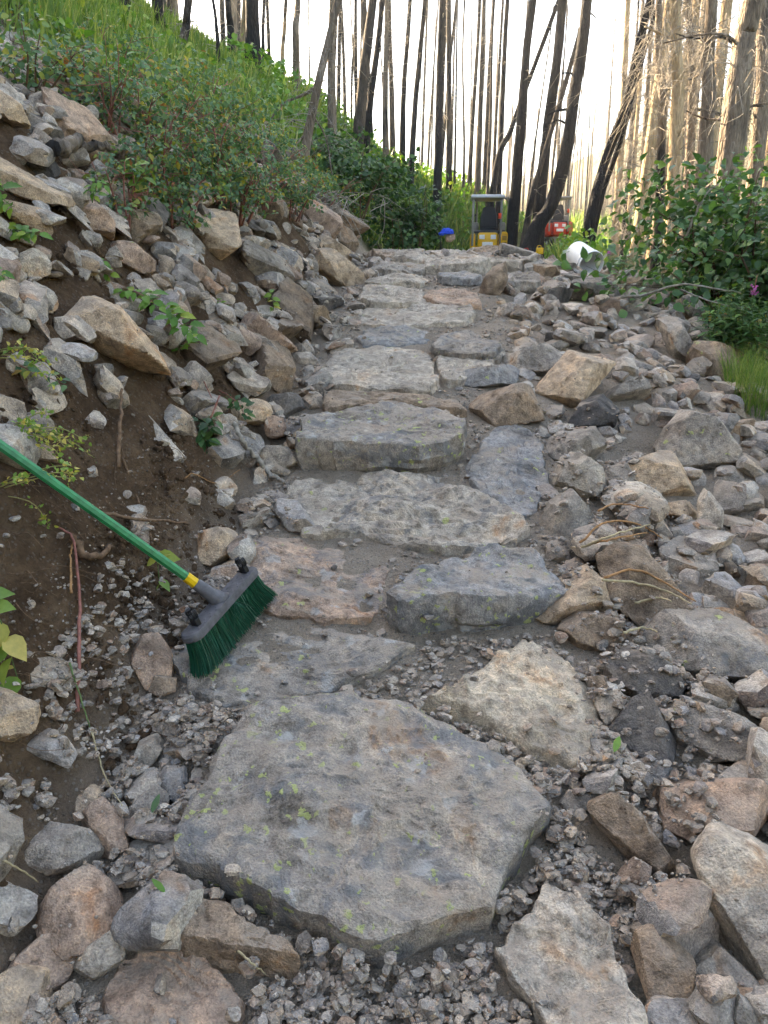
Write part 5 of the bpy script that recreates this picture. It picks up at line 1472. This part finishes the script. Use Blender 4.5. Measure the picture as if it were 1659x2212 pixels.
def region(n, y0, y1, a0, a1, kinds, grp, where):
    k = 0; guard = 0
    while k < n and guard < 4000:
        guard += 1
        y = y0 + (y1 - y0) * tr.random(); a = tr.uniform(a0, a1); x = a * y
        if abs(x - xpath(y)) < 1.6 and y < 45: continue
        if any((x - p[0]) ** 2 + (y - p[1]) ** 2 < (0.5 + 0.012 * y) ** 2 for p in spots): continue
        q = kinds[int(tr.integers(len(kinds)))]
        spots.append((x, y)); k += 1
        z = float(terrain(np.array([x]), np.array([y]))[0])
        best = sorted(TREES, key=lambda t: (t[1] - x) ** 2 + (t[2] - y) ** 2)[:8]
        for lab_, lx, ly in best:
            lb = '%s %s %s the %s' % (KINDW[q], where, 'uphill from' if x < lx - 1.5 else 'downhill from' if x > lx + 1.5 else 'further up the trail than' if y > ly else 'nearer the stairs than', ' '.join(short_name(lab_).split()[:5]))
            if lb not in SEEN: break
        SEEN[lb] = 1
        root = empty('burnt_pole', (x, y, z), lb, 'tree', grp)
        s = tr.uniform(0.75, 1.2)
        root.rotation_euler = (tr.normal() * 0.035, tr.normal() * 0.035, tr.uniform(0, 6.28)); root.scale = (s, s, s * tr.uniform(0.9, 1.3))
        for nm, me in (('trunk', PRO[q][0]), ('dead_twigs', PRO[q][1])):
            o = link(nm, me, root)
            if nm == 'dead_twigs': o['kind'] = 'stuff'
region(26, 19, 40, -0.42, -0.03, [0, 1, 5, 0, 2], 'burnt poles on the slope', 'burnt pole')
region(26, 27, 60, -0.03, 0.24, [0, 1, 1, 5, 1], 'burnt poles beyond the excavators', 'thin burnt pole')
region(74, 17, 55, 0.26, 0.56, [2, 3, 4, 6, 7, 3], 'sunlit dead trees across the valley', 'sunlit dead tree')
# the far wood, one mass
mb = MB()
for i in range(300):
    y = tr.uniform(62, 150); a = tr.uniform(0.03, 0.62); x = a * y
    if a < 0.12 and tr.random() < 0.5: continue
    q = int(tr.integers(8)); z = float(terrain(np.array([x]), np.array([y]))[0])
    s = tr.uniform(0.6, 0.95) * (1.0 + 0.6 * max(a - 0.2, 0)); c, sn = math.cos(i * 2.4), math.sin(i * 2.4)
    Rm = np.array([[c, -sn, 0], [sn, c, 0], [0, 0, 1]]) * s
    V, F = PRO[q][2]; mb.add(V @ Rm.T + [x, y, z], F)
    V, F = PRO[q][3]; n3 = (len(F) // 2); mb.add(V @ Rm.T + [x, y, z], F[:n3])
tag(mb.build('far_wood', M_BARKG), 'distant wood of dead trunks fading into the light', 'wood', kind='stuff')

# ---------------------------------------------------------------- the push broom
M_HANDLE = simple('green_enamel', (0.006, 0.20, 0.065), 0.34, 0.5, 0, 0.3, 45)
M_YPLAST = simple('yellow_plastic', (0.75, 0.46, 0.01), 0.4, 0.4, 0, 0.05)
M_GPLAST = simple('grey_plastic', (0.1, 0.097, 0.103), 0.55, 0.4, 0, 0.35, 40, 0.3)
M_KPLAST = simple('black_plastic', (0.012, 0.012, 0.013), 0.4, 0.4, 0, 0.1)
M_BRIST = leaf_material('green_bristle', [(0.0, (0.002, 0.055, 0.03)), (0.6, (0.004, 0.10, 0.055)), (0.88, (0.01, 0.17, 0.10)), (0.95, (0.1, 0.12, 0.07)), (1.0, (0.12, 0.42, 0.34))], 0.35, 0.2)

def on_slope(px, py, lift=0.0):
    d = ray(px, py); t = np.arange(1.0, 8, 0.002); P = EYE + t[:, None] * d
    h = hm_at(P[:, 0], P[:, 1]) + lift
    i = int(np.argmax(P[:, 2] < h)); return P[i]
nearc = on_slope(440, 1448); farc = on_slope(570, 1292)
Lx = unit(farc - nearc)
HLEN = float(np.linalg.norm(farc - nearc)) * 1.04
Nz = np.array([-0.40, -0.30, 0.86]); Nz = unit(Nz - Lx * (Nz @ Lx)); Ly = np.cross(Nz, Lx)
BH = 0.105                                     # bristle length
org = (nearc + farc) / 2 + Nz * (BH - 0.01)
broom = bpy.data.objects.new('push_broom', None); COL.objects.link(broom)
broom.matrix_world = to_mat(np.stack([Lx, Ly, Nz], 1), org)
tag(broom, 'push broom with green handle, grey head and green bristles lying across the bank and steps', 'broom')
def stadium(L, W, n=14):
    a = np.linspace(-math.pi / 2, math.pi / 2, n)
    r = W / 2
    return np.concatenate([np.column_stack([L / 2 - r + r * np.cos(a), r * np.sin(a)]), np.column_stack([-L / 2 + r - r * np.cos(a), -r * np.sin(a)])])
hw = 0.068
h_ = MB(); h_.add(*prism(stadium(HLEN, hw), 0.0, 0.026, 0.006))
head = h_.build('head', M_GPLAST, broom); head.data.set_sharp_from_angle(angle=math.radians(40))
tread = MB()
for i in range(22):
    x = -HLEN * 0.45 + HLEN * 0.9 * (i + 0.5) / 22
    if abs(x) < 0.03: continue
    for s in (-1, 1):
        yy = s * (0.006 + 0.012 * (i % 2)); a = np.linspace(-0.9, 0.9, 6)
        tread.add(*tube(np.column_stack([x + 0.009 * np.sin(a + s), yy + 0.009 * np.cos(a) * s, np.full(6, 0.0262)]), 0.0011, 4))
tag(tread.build('tread_pattern', M_GPLAST, head), kind='stuff')
# handle direction: away over the bank
gb_, tb_ = ground_at(0, 955)
hd_w = unit(EYE + ray(0, 955) * (tb_ - 0.20) - (org + Nz * 0.03))
hd = np.array([hd_w @ Lx, hd_w @ Ly, hd_w @ Nz])
sock0 = np.array([0.0, 0.0, 0.016]); 
sk = MB(); sk.add(*tube([sock0, sock0 + hd * 0.02, sock0 + hd * 0.045, sock0 + hd * 0.098, sock0 + hd * 0.1], [0.036, 0.027, 0.021, 0.0185, 0.0165], 20)); sk.build('socket', M_GPLAST, broom)
cl = MB(); cl.add(*tube([sock0 + hd * 0.095, sock0 + hd * 0.135], [0.0165, 0.0165], 8)); cl.build('collar', M_YPLAST, broom, smooth=False)
hn = MB(); hn.add(*tube([sock0 + hd * 0.13, sock0 + hd * 0.5, sock0 + hd * 1.32], [0.0145, 0.0145, 0.0145], 8, True, 0.2)); handle = hn.build('handle', M_HANDLE, broom, smooth=False)
gp = MB(); gp.add(*tube([sock0 + hd * 1.315, sock0 + hd * 1.35], [0.016, 0.015], 12)); gp.build('end_cap', M_KPLAST, handle)
def clip(xp, ang):
    c = MB()
    a = np.linspace(math.radians(130), math.radians(410), 16)
    P = np.column_stack([np.zeros(16), 0.0125 * np.cos(a), 0.0135 * np.sin(a)])
    ca, sa = math.cos(ang), math.sin(ang)
    mb = MB()
    for w in (-0.004, 0.0, 0.004):
        mb.add(*tube(P + [w, 0, 0], 0.0034, 6))
    mb.add(*boxm(-0.007, 0.007, -0.012, 0.012, -0.030, -0.011, 0.002, 1))
    mb.add(*boxm(-0.004, 0.004, 0.008, 0.03, -0.0285, -0.0255, 0.001, 1))
    V, F = mb.arrays()
    V = np.column_stack([V[:, 0] * ca - V[:, 1] * sa, V[:, 0] * sa + V[:, 1] * ca, V[:, 2]])
    link('clip', mesh_np('clip', V * 1.3 + [xp, 0, 0.063], F, M_KPLAST, True, 40), broom)
clip(-HLEN * 0.34, -0.35); clip(HLEN * 0.40, -0.35)
br = MB(); rg = np.random.default_rng(3)
outl = stadium(HLEN - 0.012, hw - 0.01, 10)
for i in range(3400):
    while True:
        x, y = rg.uniform(-HLEN / 2 + 0.008, HLEN / 2 - 0.008), rg.uniform(-hw / 2 + 0.006, hw / 2 - 0.006)
        ex = max(abs(x) - (HLEN / 2 - hw / 2), 0)
        if ex ** 2 + y ** 2 < (hw / 2 - 0.005) ** 2: break
    fl = np.array([0.16 * x + 0.06 * ex * np.sign(x), 0.55 * y, 0])
    L = BH * rg.uniform(0.93, 1.03)
    j = rg.normal(size=2) * 0.0035
    if rg.random() < 0.02: j = j * 7
    clump = 0.003 * np.array([math.sin(x * 190), math.cos(y * 300)])
    p0 = np.array([x, y, 0.004]); p2 = p0 + fl + np.array([j[0] + clump[0], j[1] + clump[1], -L]); p1 = (p0 + p2) / 2 + np.array([0, 0, 0]) - fl * 0.22
    br.add(*tube(np.array([p0, p1, p2]), [0.0009, 0.0009, 0.0008], 3, False))
for i in range(26):                            # the splayed tuft with frayed pale ends
    p0 = np.array([0.02 + rg.normal() * 0.004, -hw / 2 + 0.006, 0.002]); p2 = p0 + np.array([rg.normal() * 0.03, -0.02 + rg.normal() * 0.012, -0.05 + rg.normal() * 0.012])
    br.add(*tube(np.array([p0, (p0 + p2) / 2 + [0, -0.004, 0], p2]), 0.0008, 3, False))
tag(br.build('bristles', M_BRIST, broom), kind='stuff')

# ---------------------------------------------------------------- the white bucket
M_WHITE = simple('white_plastic', (0.78, 0.78, 0.76), 0.4, 0.4, 0, 0.03)
M_TEAL = simple('teal_print', (0.03, 0.36, 0.42), 0.5, 0.3, 0, 0.2, 200)
bd = 9.3
bp = ground_at(1262, 590)[0]; bp = P3(1262, 566, bd)
bax = unit(np.array([0.30, -0.86, -0.36]))      # mouth towards the viewer, a little to the open side and down
Rb = np.stack([unit(np.cross([0, 0, 1.0], bax)), np.cross(bax, unit(np.cross([0, 0, 1.0], bax))), bax], 1)
bucket = bpy.data.objects.new('bucket', None); COL.objects.link(bucket)
gzb = float(hm_at(bp[0], bp[1]))
bp[2] = max(bp[2], gzb + 0.10)
bucket.matrix_world = to_mat(Rb, bp - bax * 0.19)
tag(bucket, 'white plastic bucket tipped on its side on the crest rocks', 'bucket')
mb = MB(); mb.add(*lathe([(0.0, 0.0), (0.118, 0.0), (0.126, 0.004), (0.130, 0.05), (0.138, 0.25), (0.140, 0.29), (0.147, 0.291), (0.147, 0.30), (0.141, 0.303), (0.142, 0.33), (0.149, 0.331), (0.150, 0.345), (0.143, 0.348), (0.139, 0.34), (0.134, 0.25), (0.122, 0.012), (0.0, 0.01)], 40))
mb.build('shell', M_WHITE, bucket)
pr = MB()
for i in (1, 2, 3, 9, 10):                      # illegible teal print round the wall
    for row in range(2):
        if (i * 7 + row * 3) % 5 == 0: continue
        a = -2.5 + i * 0.13; r = 0.1345 + 0.002
        z0 = 0.10 + row * 0.075; a2 = a + 0.05 + 0.05 * ((i * 3 + row) % 3) / 2
        V = np.array([[r * math.cos(q), r * math.sin(q), z] for q in (a, a2) for z in (z0, z0 + 0.022 + 0.02 * ((i + row) % 2))])
        pr.add(V, [[0, 2, 3], [0, 3, 1]])
pr.build('print', M_TEAL, bucket)
bl = MB(); aa = np.linspace(0, math.pi, 16); bl.add(*tube(np.column_stack([0.15 * np.cos(aa), -0.13 * np.sin(aa) - 0.0, 0.31 - 0.09 * np.sin(aa)]), 0.002, 5)); bl.build('bail_handle', M_KPLAST, bucket)

# ---------------------------------------------------------------- the two mini excavators
M_YEL = simple('yellow_paint', (0.72, 0.40, 0.012), 0.4, 0.4, 0, 0.06)
M_RED = simple('red_paint', (0.55, 0.035, 0.015), 0.4, 0.4, 0, 0.06)
M_STEEL = simple('grey_steel', (0.2, 0.2, 0.19), 0.5, 0.4, 0.2, 0.15)
M_ROOF = simple('pale_canopy', (0.5, 0.54, 0.6), 0.45, 0.4, 0, 0.04)
M_RUBBER = simple('black_rubber', (0.02, 0.02, 0.02), 0.75, 0.2, 0, 0.3)
M_SEAT = simple('seat_vinyl', (0.035, 0.04, 0.05), 0.55, 0.3, 0, 0.15)
M_LOUV = simple('louvre_dark', (0.30, 0.17, 0.03), 0.6, 0.3, 0, 0.1)
M_DECAL = simple('decal_white', (0.72, 0.74, 0.76), 0.5, 0.3, 0, 0.12, 120)
M_ORANGE = simple('orange_lens', (0.75, 0.06, 0.01), 0.3, 0.5, 0, 0.05)
def part(root, name, mat, *boxes, parent=None):
    m = MB()
    for b in boxes:
        m.add(*(boxm(*b) if len(b) >= 6 and not isinstance(b[0], np.ndarray) else b))
    o = m.build(name, mat, parent or root); o.data.set_sharp_from_angle(angle=math.radians(40)); return o
def excavator(loc, rz, paint, label, roof, s=1.0):
    root = empty('mini_excavator', loc, label, 'excavator'); root.rotation_euler = (0, 0, rz); root.scale = (s, s, s)
    for sx in (-1, 1):
        tr_ = MB(); q = stadium(1.5, 0.36, 10)
        V, F = prism(np.column_stack([q[:, 0], q[:, 1]]), -0.11, 0.11, 0.02)
        V = np.column_stack([V[:, 2] + sx * 0.38, V[:, 0], V[:, 1] + 0.18]); tr_.add(V, F)
        t = link('track', mesh_np('track', *tr_.arrays(), M_RUBBER, True, 40), root)
        for k in range(5):
            m = MB(); V, F = lathe([(0.0, -0.12), (0.08, -0.12), (0.08, 0.12), (0.0, 0.12)], 14); m.add(np.column_stack([V[:, 2] + sx * 0.38, V[:, 0] - 0.5 + 0.25 * k, V[:, 1] + 0.17]), F); m.build('roller', M_STEEL, t)
    part(root, 'undercarriage', M_STEEL, (-0.3, 0.3, -0.4, 0.4, 0.15, 0.42, 0.03))
    body = part(root, 'body', paint, (-0.48, 0.48, -0.35, 0.62, 0.42, 0.62, 0.04))
    # rounded tail: left panel, middle panel, right hood with louvres
    part(root, 'tail_panel', paint, (-0.30, 0.22, -0.62, -0.34, 0.46, 0.94, 0.05))
    part(root, 'side_panel', paint, (-0.50, -0.36, -0.54, 0.1, 0.44, 0.92, 0.05))
    hood = part(root, 'engine_hood', paint, (0.26, 0.52, -0.58, 0.25, 0.44, 0.97, 0.11, 4))
    part(root, 'louvre', M_LOUV, (0.345, 0.465, -0.583, -0.57, 0.74, 0.86, 0.004), parent=hood)
    part(root, 'louvre', M_LOUV, (0.345, 0.465, -0.583, -0.57, 0.56, 0.70, 0.004), parent=hood)
    part(root, 'louvre', M_LOUV, (0.345, 0.465, -0.583, -0.57, 0.89, 0.905, 0.004), parent=hood)
    part(root, 'decal', M_DECAL, (-0.26, -0.12, -0.627, -0.619, 0.77, 0.88, 0.002)); part(root, 'decal', M_DECAL, (0.04, 0.18, -0.627, -0.619, 0.77, 0.88, 0.002))
    part(root, 'decal', M_DECAL, (-0.18, 0.10, -0.627, -0.619, 0.60, 0.70, 0.002))
    part(root, 'engine_deck', M_SEAT, (-0.4, 0.42, -0.5, 0.0, 0.93, 1.0, 0.02))
    seat = part(root, 'seat', M_SEAT, (-0.24, 0.20, -0.18, 0.25, 1.0, 1.12, 0.04))
    V, F = prism([(-0.23, 0), (0.23, 0), (0.225, 0.25), (0.16, 0.48), (0.10, 0.52), (-0.10, 0.52), (-0.16, 0.48), (-0.225, 0.25)], -0.05, 0.05, 0.03)
    link('backrest', mesh_np('backrest', np.column_stack([V[:, 0] - 0.02, V[:, 2] - 0.2 - 0.14 * V[:, 1], V[:, 1] + 1.08]), F, M_SEAT, True, 40), root)
    for sx in (-1, 1):
        cons = part(root, 'console', M_STEEL, (sx * 0.36 - 0.09, sx * 0.36 + 0.09, -0.05, 0.4, 0.98, 1.22, 0.05))
        m = MB(); m.add(*tube([[sx * 0.36, 0.3, 1.2], [sx * 0.36, 0.33, 1.4]], [0.012, 0.012], 8)); m.add(*lathe_at(0.03, (sx * 0.36, 0.335, 1.42))); m.build('joystick', M_KPLAST, cons)
    # four-post canopy: rear posts straight, front bent over
    post = []
    for x in (-0.44, 0.30):
        m = MB(); m.add(*boxm(x - 0.03, x + 0.03, -0.56, -0.50, 0.6, 1.80, 0.012)); m.build('canopy_post', M_STEEL, root)
    for x in (-0.34, 0.52):
        m = MB(); m.add(*tube(spline([[x, 0.72, 0.62], [x + 0.02, 0.74, 1.3], [x + 0.02, 0.72, 1.68], [x - 0.02, 0.6, 1.82], [x - 0.1, 0.3, 1.84]], 16), 0.026, 10)); m.build('canopy_post', M_STEEL, root)
    part(root, 'canopy_roof', roof, (-0.50, 0.38, -0.64, 0.72, 1.79, 1.88, 0.035, 3))
    m = MB(); m.add(*tube(spline([[0.30, -0.1, 1.83], [0.44, -0.08, 1.83], [0.52, -0.06, 1.76], [0.53, -0.05, 0.9]], 10), 0.024, 8)); m.build('canopy_rail', M_STEEL, root)
    lamp = MB(); lamp.add(*tube([[0.26, -0.58, 1.28], [0.26, -0.58, 1.42]], [0.045, 0.045], 12)); lamp.build('extinguisher', M_ORANGE, root)
    # boom, dipper and bucket folded in front, dozer blade
    def arm(name, P, w):
        P = np.array(P, float); q = []
        m = MB()
        for a, b in zip(P[:-1], P[1:]):
            d = unit(b - a); nrm = np.array([0, -d[2], d[1]])
            V = np.array([p + nrm * s * 0.10 + np.array([sx * w, 0, 0]) for p in (a - d * 0.05, b + d * 0.05) for s in (-1, 1) for sx in (-1, 1)])
            m.add(V, [[0, 1, 3], [0, 3, 2], [4, 6, 7], [4, 7, 5], [0, 4, 5], [0, 5, 1], [2, 3, 7], [2, 7, 6], [0, 2, 6], [0, 6, 4], [1, 5, 7], [1, 7, 3]])
        return m.build(name, paint, root, smooth=False)
    arm('boom', [(0.0, 0.65, 0.6), (0.0, 1.15, 1.25), (0.0, 1.95, 1.35)], 0.07)
    arm('dipper', [(0.0, 1.95, 1.4), (0.0, 1.75, 0.55)], 0.06)
    part(root, 'digging_bucket', M_STEEL, (-0.2, 0.2, 1.45, 1.85, 0.12, 0.5, 0.08, 3))
    part(root, 'dozer_blade', paint, (-0.5, 0.5, 0.95, 1.02, 0.05, 0.33, 0.02))
    return root
def lathe_at(r, c):
    V, F = lathe([(0.0, -r), (r * 0.7, -r * 0.7), (r, 0), (r * 0.7, r * 0.7), (0.0, r)], 10); return V + np.array(c), F
ey = 23.5
ex = at_y(1052, ey)
excavator((ex, ey, float(terrain(np.array([ex]), np.array([ey]))[0])), math.radians(-5), M_YEL, 'yellow mini excavator with pale canopy and black seat seen from behind', M_ROOF)
ey2 = 34.0
excavator((at_y(1195, ey2), ey2, float(terrain(np.array([at_y(1195, ey2)]), np.array([ey2]))[0])), math.radians(6), M_RED, 'red mini excavator half hidden behind the curved black trunk', M_STEEL)
# ---------------------------------------------------------------- small things by the crest
M_BLUEC = simple('blue_cloth', (0.012, 0.07, 0.5), 0.7, 0.2, 0, 0.2, 25)
def cloth_on_stone():
    c = P3(966, 506, 11.6)
    V, F = stone(4, np.random.default_rng(5), 0.8, 0.03)
    o = link('rock', mesh_np('rock', V * 0.07, F, M_ROCK, True, 30), None, c + [0.04, 0.02, -0.045]); o.color = (*PINK, 0)
    tag(o, 'roundish pinkish rock under the blue cloth beyond the crest', 'rock')
    D, F2 = ico(4)
    W = D * np.array([0.085, 0.07, 0.05])
    W[:, 2] = np.maximum(W[:, 2], -0.01 - 0.02 * (W[:, 0] < -0.02)) + 0.014 * fbm(D * 3, 3, 2); W[:, 0] -= 0.03 * (W[:, 2] < 0.0) * (W[:, 0] < 0)
    W = W + D * (0.012 * fbm(D * 6, 2, 4, ridged=True))[:, None]
    tag(link('cloth', mesh_np('cloth', W, F2, M_BLUEC, True, 50), None, c + [0, 0, 0.02]), 'crumpled bright blue cloth draped on a rock beyond the crest', 'cloth')
cloth_on_stone()
def fuel_can(px, py, y, mat, label):
    c = P3(px, py, y)
    root = empty('fuel_can', c - np.array([0, 0, 0.14]), label, 'can'); root.scale = (0.55, 0.55, 0.55)
    m = MB(); m.add(*boxm(-0.13, 0.13, -0.09, 0.09, 0.0, 0.24, 0.03, 3)); m.build('body', mat, root)
    m = MB(); m.add(*tube(spline([[-0.09, 0, 0.23], [-0.08, 0, 0.30], [0.03, 0, 0.31], [0.06, 0, 0.23]], 10), 0.014, 8)); m.build('handle', mat, root)
    m = MB(); m.add(*tube([[0.09, 0, 0.23], [0.12, 0, 0.31]], [0.025, 0.018], 8)); m.build('spout', M_KPLAST, root)
fuel_can(1138, 540, 17.0, M_RED, 'small red fuel can in the herbs past the crest')
fuel_can(1166, 534, 18.0, M_YEL, 'small yellow fuel can near the red one past the crest')

# ---------------------------------------------------------------- sticks, roots and twigs
def stick(px_pts, label, r, mat, name='stick', lift=0.02, depth=None, cat='stick', group=None, dz=None):
    P = []
    for i, (px, py) in enumerate(px_pts):
        p = on_slope(px, py) if depth is None else P3(px, py, depth if np.isscalar(depth) else depth[i])
        P.append(p + [0, 0, lift + (dz[i] if dz else 0)])
    P = np.array(P); b = P[0].copy()
    C = spline(P - b, 16); rg = np.random.default_rng(len(label)); C = C + rg.normal(size=C.shape) * r * 0.35
    o = MB(); o.add(*tube(C, np.linspace(r, r * 0.5, 16), 7)); o = o.build(name, mat, None, b)
    return tag(o, label, cat, group)
stick([(545, 985), (580, 1030), (620, 1055)], 'grey weathered stick lying at the bank end of the wide ribbed step', 0.013, M_TWIG)
stick([(505, 925), (525, 960), (550, 1000)], 'grey fallen branch stub running down the bank', 0.012, M_TWIG)
stick([(120, 332), (180, 326), (250, 330)], 'horizontal grey log on the bank above the sooty rock', 0.035, M_BARKG, name='log', cat='log')
stick([(740, 708), (770, 712)], 'thin pale twig at the left foot of the long straight-fronted step', 0.006, M_TWIG)
stick([(170, 1560), (174, 1400), (176, 1300), (158, 1185), (130, 1160)], 'long thin reddish root dangling down the cut earth', 0.006, M_REDSTEM, name='root', cat='root', lift=0.03)
stick([(158, 1300), (155, 1230), (160, 1190)], 'short orange root beside the long dangling root', 0.004, M_ORTWIG, name='root', cat='root', lift=0.03)
stick([(255, 1010), (262, 950), (268, 900)], 'upright brown broken stem in the cut earth', 0.009, M_ROOT, name='broken_stem', cat='stem', lift=0.0, dz=(0, 0.05, 0.1))
stick([(265, 1000), (295, 1080), (330, 1180)], 'thin brown root trailing from the broken stem', 0.004, M_ROOT, name='root', cat='root', lift=0.02)
stick([(215, 1120), (300, 1135), (410, 1142)], 'dark root crossing the cut earth under the broom handle', 0.007, M_ROOT, name='root', cat='root')
stick([(150, 1175), (200, 1215), (248, 1195)], 'thick stub root with a pale broken end', 0.014, M_ROOT, name='root', cat='root')
for i, (pts, m_, lab) in enumerate([
    ([(1250, 1190), (1310, 1145), (1380, 1150), (1430, 1180)], M_ORTWIG, 'arched orange twig over the downhill rocks'),
    ([(1255, 1200), (1320, 1175), (1400, 1150)], M_STRAW, 'straw-coloured twig under the arched orange twig'),
    ([(1270, 1195), (1330, 1180), (1400, 1168)], M_ORTWIG, 'short orange twig below the arched one'),
    ([(1305, 1265), (1370, 1250), (1440, 1280), (1500, 1320)], M_ORTWIG, 'long orange twig resting on the flat brown rock'),
    ([(1300, 1270), (1380, 1280), (1450, 1300), (1490, 1325)], M_STRAW, 'straw-coloured twig beside the long orange twig'),
    ([(1370, 1320), (1420, 1310), (1450, 1320)], M_STRAW, 'short pale twig tip below the long orange twig'),
    ([(1345, 1385), (1390, 1375), (1420, 1385)], M_STRAW, 'pale bent stalk between the reddish rock and the blue-grey boulder'),
    ([(1290, 1120), (1330, 1105), (1400, 1115)], M_ORTWIG, 'thin orange root fibre above the arched twig'),
    ([(400, 1040), (420, 1030), (470, 1050), (520, 1020)], M_ORTWIG, 'thin orange rootlet on the bare bank'),
    ([(440, 830), (455, 860), (470, 900), (462, 930)], M_REDSTEM, 'curved purplish stem of the uprooted sapling'),
    ([(200, 1590), (225, 1680), (265, 1750)], M_STRAW, 'pale yellow stalk hanging over the gravel'),
    ([(150, 1440), (180, 1530), (200, 1600)], M_GSTEM, 'thin green stalk trailing down the cut earth'),
    ([(515, 2065), (545, 2090), (575, 2115)], M_STRAW, 'dry twig in the gravel beside the brown block'),
    ([(10, 1870), (40, 1885), (85, 1915)], M_STRAW, 'pale twig across the lumpy flat rock'),
]):
    stick(pts, lab, 0.0045 if i < 8 else 0.0028, m_, name='twig', cat='twig', lift=0.03 if i < 8 else 0.012)
stick([(1310, 655), (1400, 640), (1470, 622), (1540, 628), (1600, 640)], 'bare forked branch lying from the rocks into the shrub', 0.011, M_TWIG, name='fallen_branch', cat='branch', depth=(6.0, 5.95, 5.9, 5.9, 5.9))
stick([(1470, 632), (1530, 655), (1620, 680)], 'lower fork of the bare branch under the shrub', 0.007, M_TWIG, name='fallen_branch', cat='branch', depth=(5.9, 5.8, 5.7))
stick([(1480, 520), (1500, 470), (1530, 420), (1560, 400)], 'dead limb poking out of the broad-leaved shrub', 0.01, M_TWIG, name='dead_limb', cat='branch', depth=6.6)
# fine rootlets matted in the cut earth
rg = np.random.default_rng(12); mb = MB()
for i in range(260):
    px, py = rg.uniform(0, 520), rg.uniform(960, 1640)
    if px > 520 - 0.62 * (py - 960): continue
    a = ground_at(px, py)[0] + [0, 0, 0.004]; v = rg.normal(size=3) * [0.07, 0.03, 0.05] + [0.01, -0.01, -0.03]
    b = a + v * 0.5 + rg.normal(size=3) * 0.012 + [0, -0.012, 0.012]; c = a + v + [0, -0.01, 0]
    mb.add(*tube(spline([a, b, c], 7), np.linspace(0.0016, 0.0007, 7), 3, False))
tag(mb.build('rootlets', M_ROOT), 'mat of fine brown rootlets in the cut earth', 'roots', kind='stuff')
# dry seed stalks over the broom handle
def stalks(px, py, n, label, seed, dy=0.0):
    rg = np.random.default_rng(seed); G = ground_at(px, py)[0]
    root = empty('dry_stalks', G, label, 'plant')
    for i in range(n):
        e = np.array([rg.uniform(0.06, 0.2), -0.06 + rg.normal() * 0.05, rg.uniform(-0.08, 0.14)])
        P = spline([[-0.12, 0, 0.02 + 0.02 * i / n], e * 0.5 + [0, -0.02, 0.05], e], 9)
        s = MB(); s.add(*tube(P, np.linspace(0.0022, 0.0009, 9), 4)); s = s.build('stalk', M_DRYG, root)
        k = 22; t = 3 + 5.9 * rg.random(k); pp = np.array([P[int(a)] for a in t]) + rg.normal(size=(k, 3)) * 0.009
        m = MB(); m.add(*scatter(OVATE[0], OVATE[1], pp, rot_frames(rg.normal(size=(k, 3)) + [0, -.4, .6], rg.uniform(0, 6, k)), rg.uniform(0.008, 0.02, k))); tag(m.build('seeds', M_YELL, s), kind='stuff')
stalks(70, 960, 9, 'dry yellow-green seed stalks lying over the broom handle', 3)
stalks(40, 1090, 5, 'drooping dry seed stalks below the broom handle', 4)
stalks(25, 790, 5, 'yellow-green seedheads on the bank rocks by the handle end', 5)

# ---------------------------------------------------------------- sunlit air between the trees
hz = bpy.data.materials.new('hazy_air'); hz.use_nodes = True
hn_ = hz.node_tree; hn_.nodes.clear()
ho = hn_.nodes.new('ShaderNodeOutputMaterial'); hv = hn_.nodes.new('ShaderNodeVolumePrincipled')
hv.inputs['Color'].default_value = (0.97, 0.98, 1.0, 1); hv.inputs['Density'].default_value = 0.0009; hv.inputs['Anisotropy'].default_value = 0.45
hn_.links.new(hv.outputs[0], ho.inputs['Volume'])
V, F = boxm(-100, 130, -18, 260, -12, 62, 0)
tag(link('haze', mesh_np('haze', V, F, hz, False)), 'faint warm haze hanging between the burnt trees', 'haze', kind='stuff')
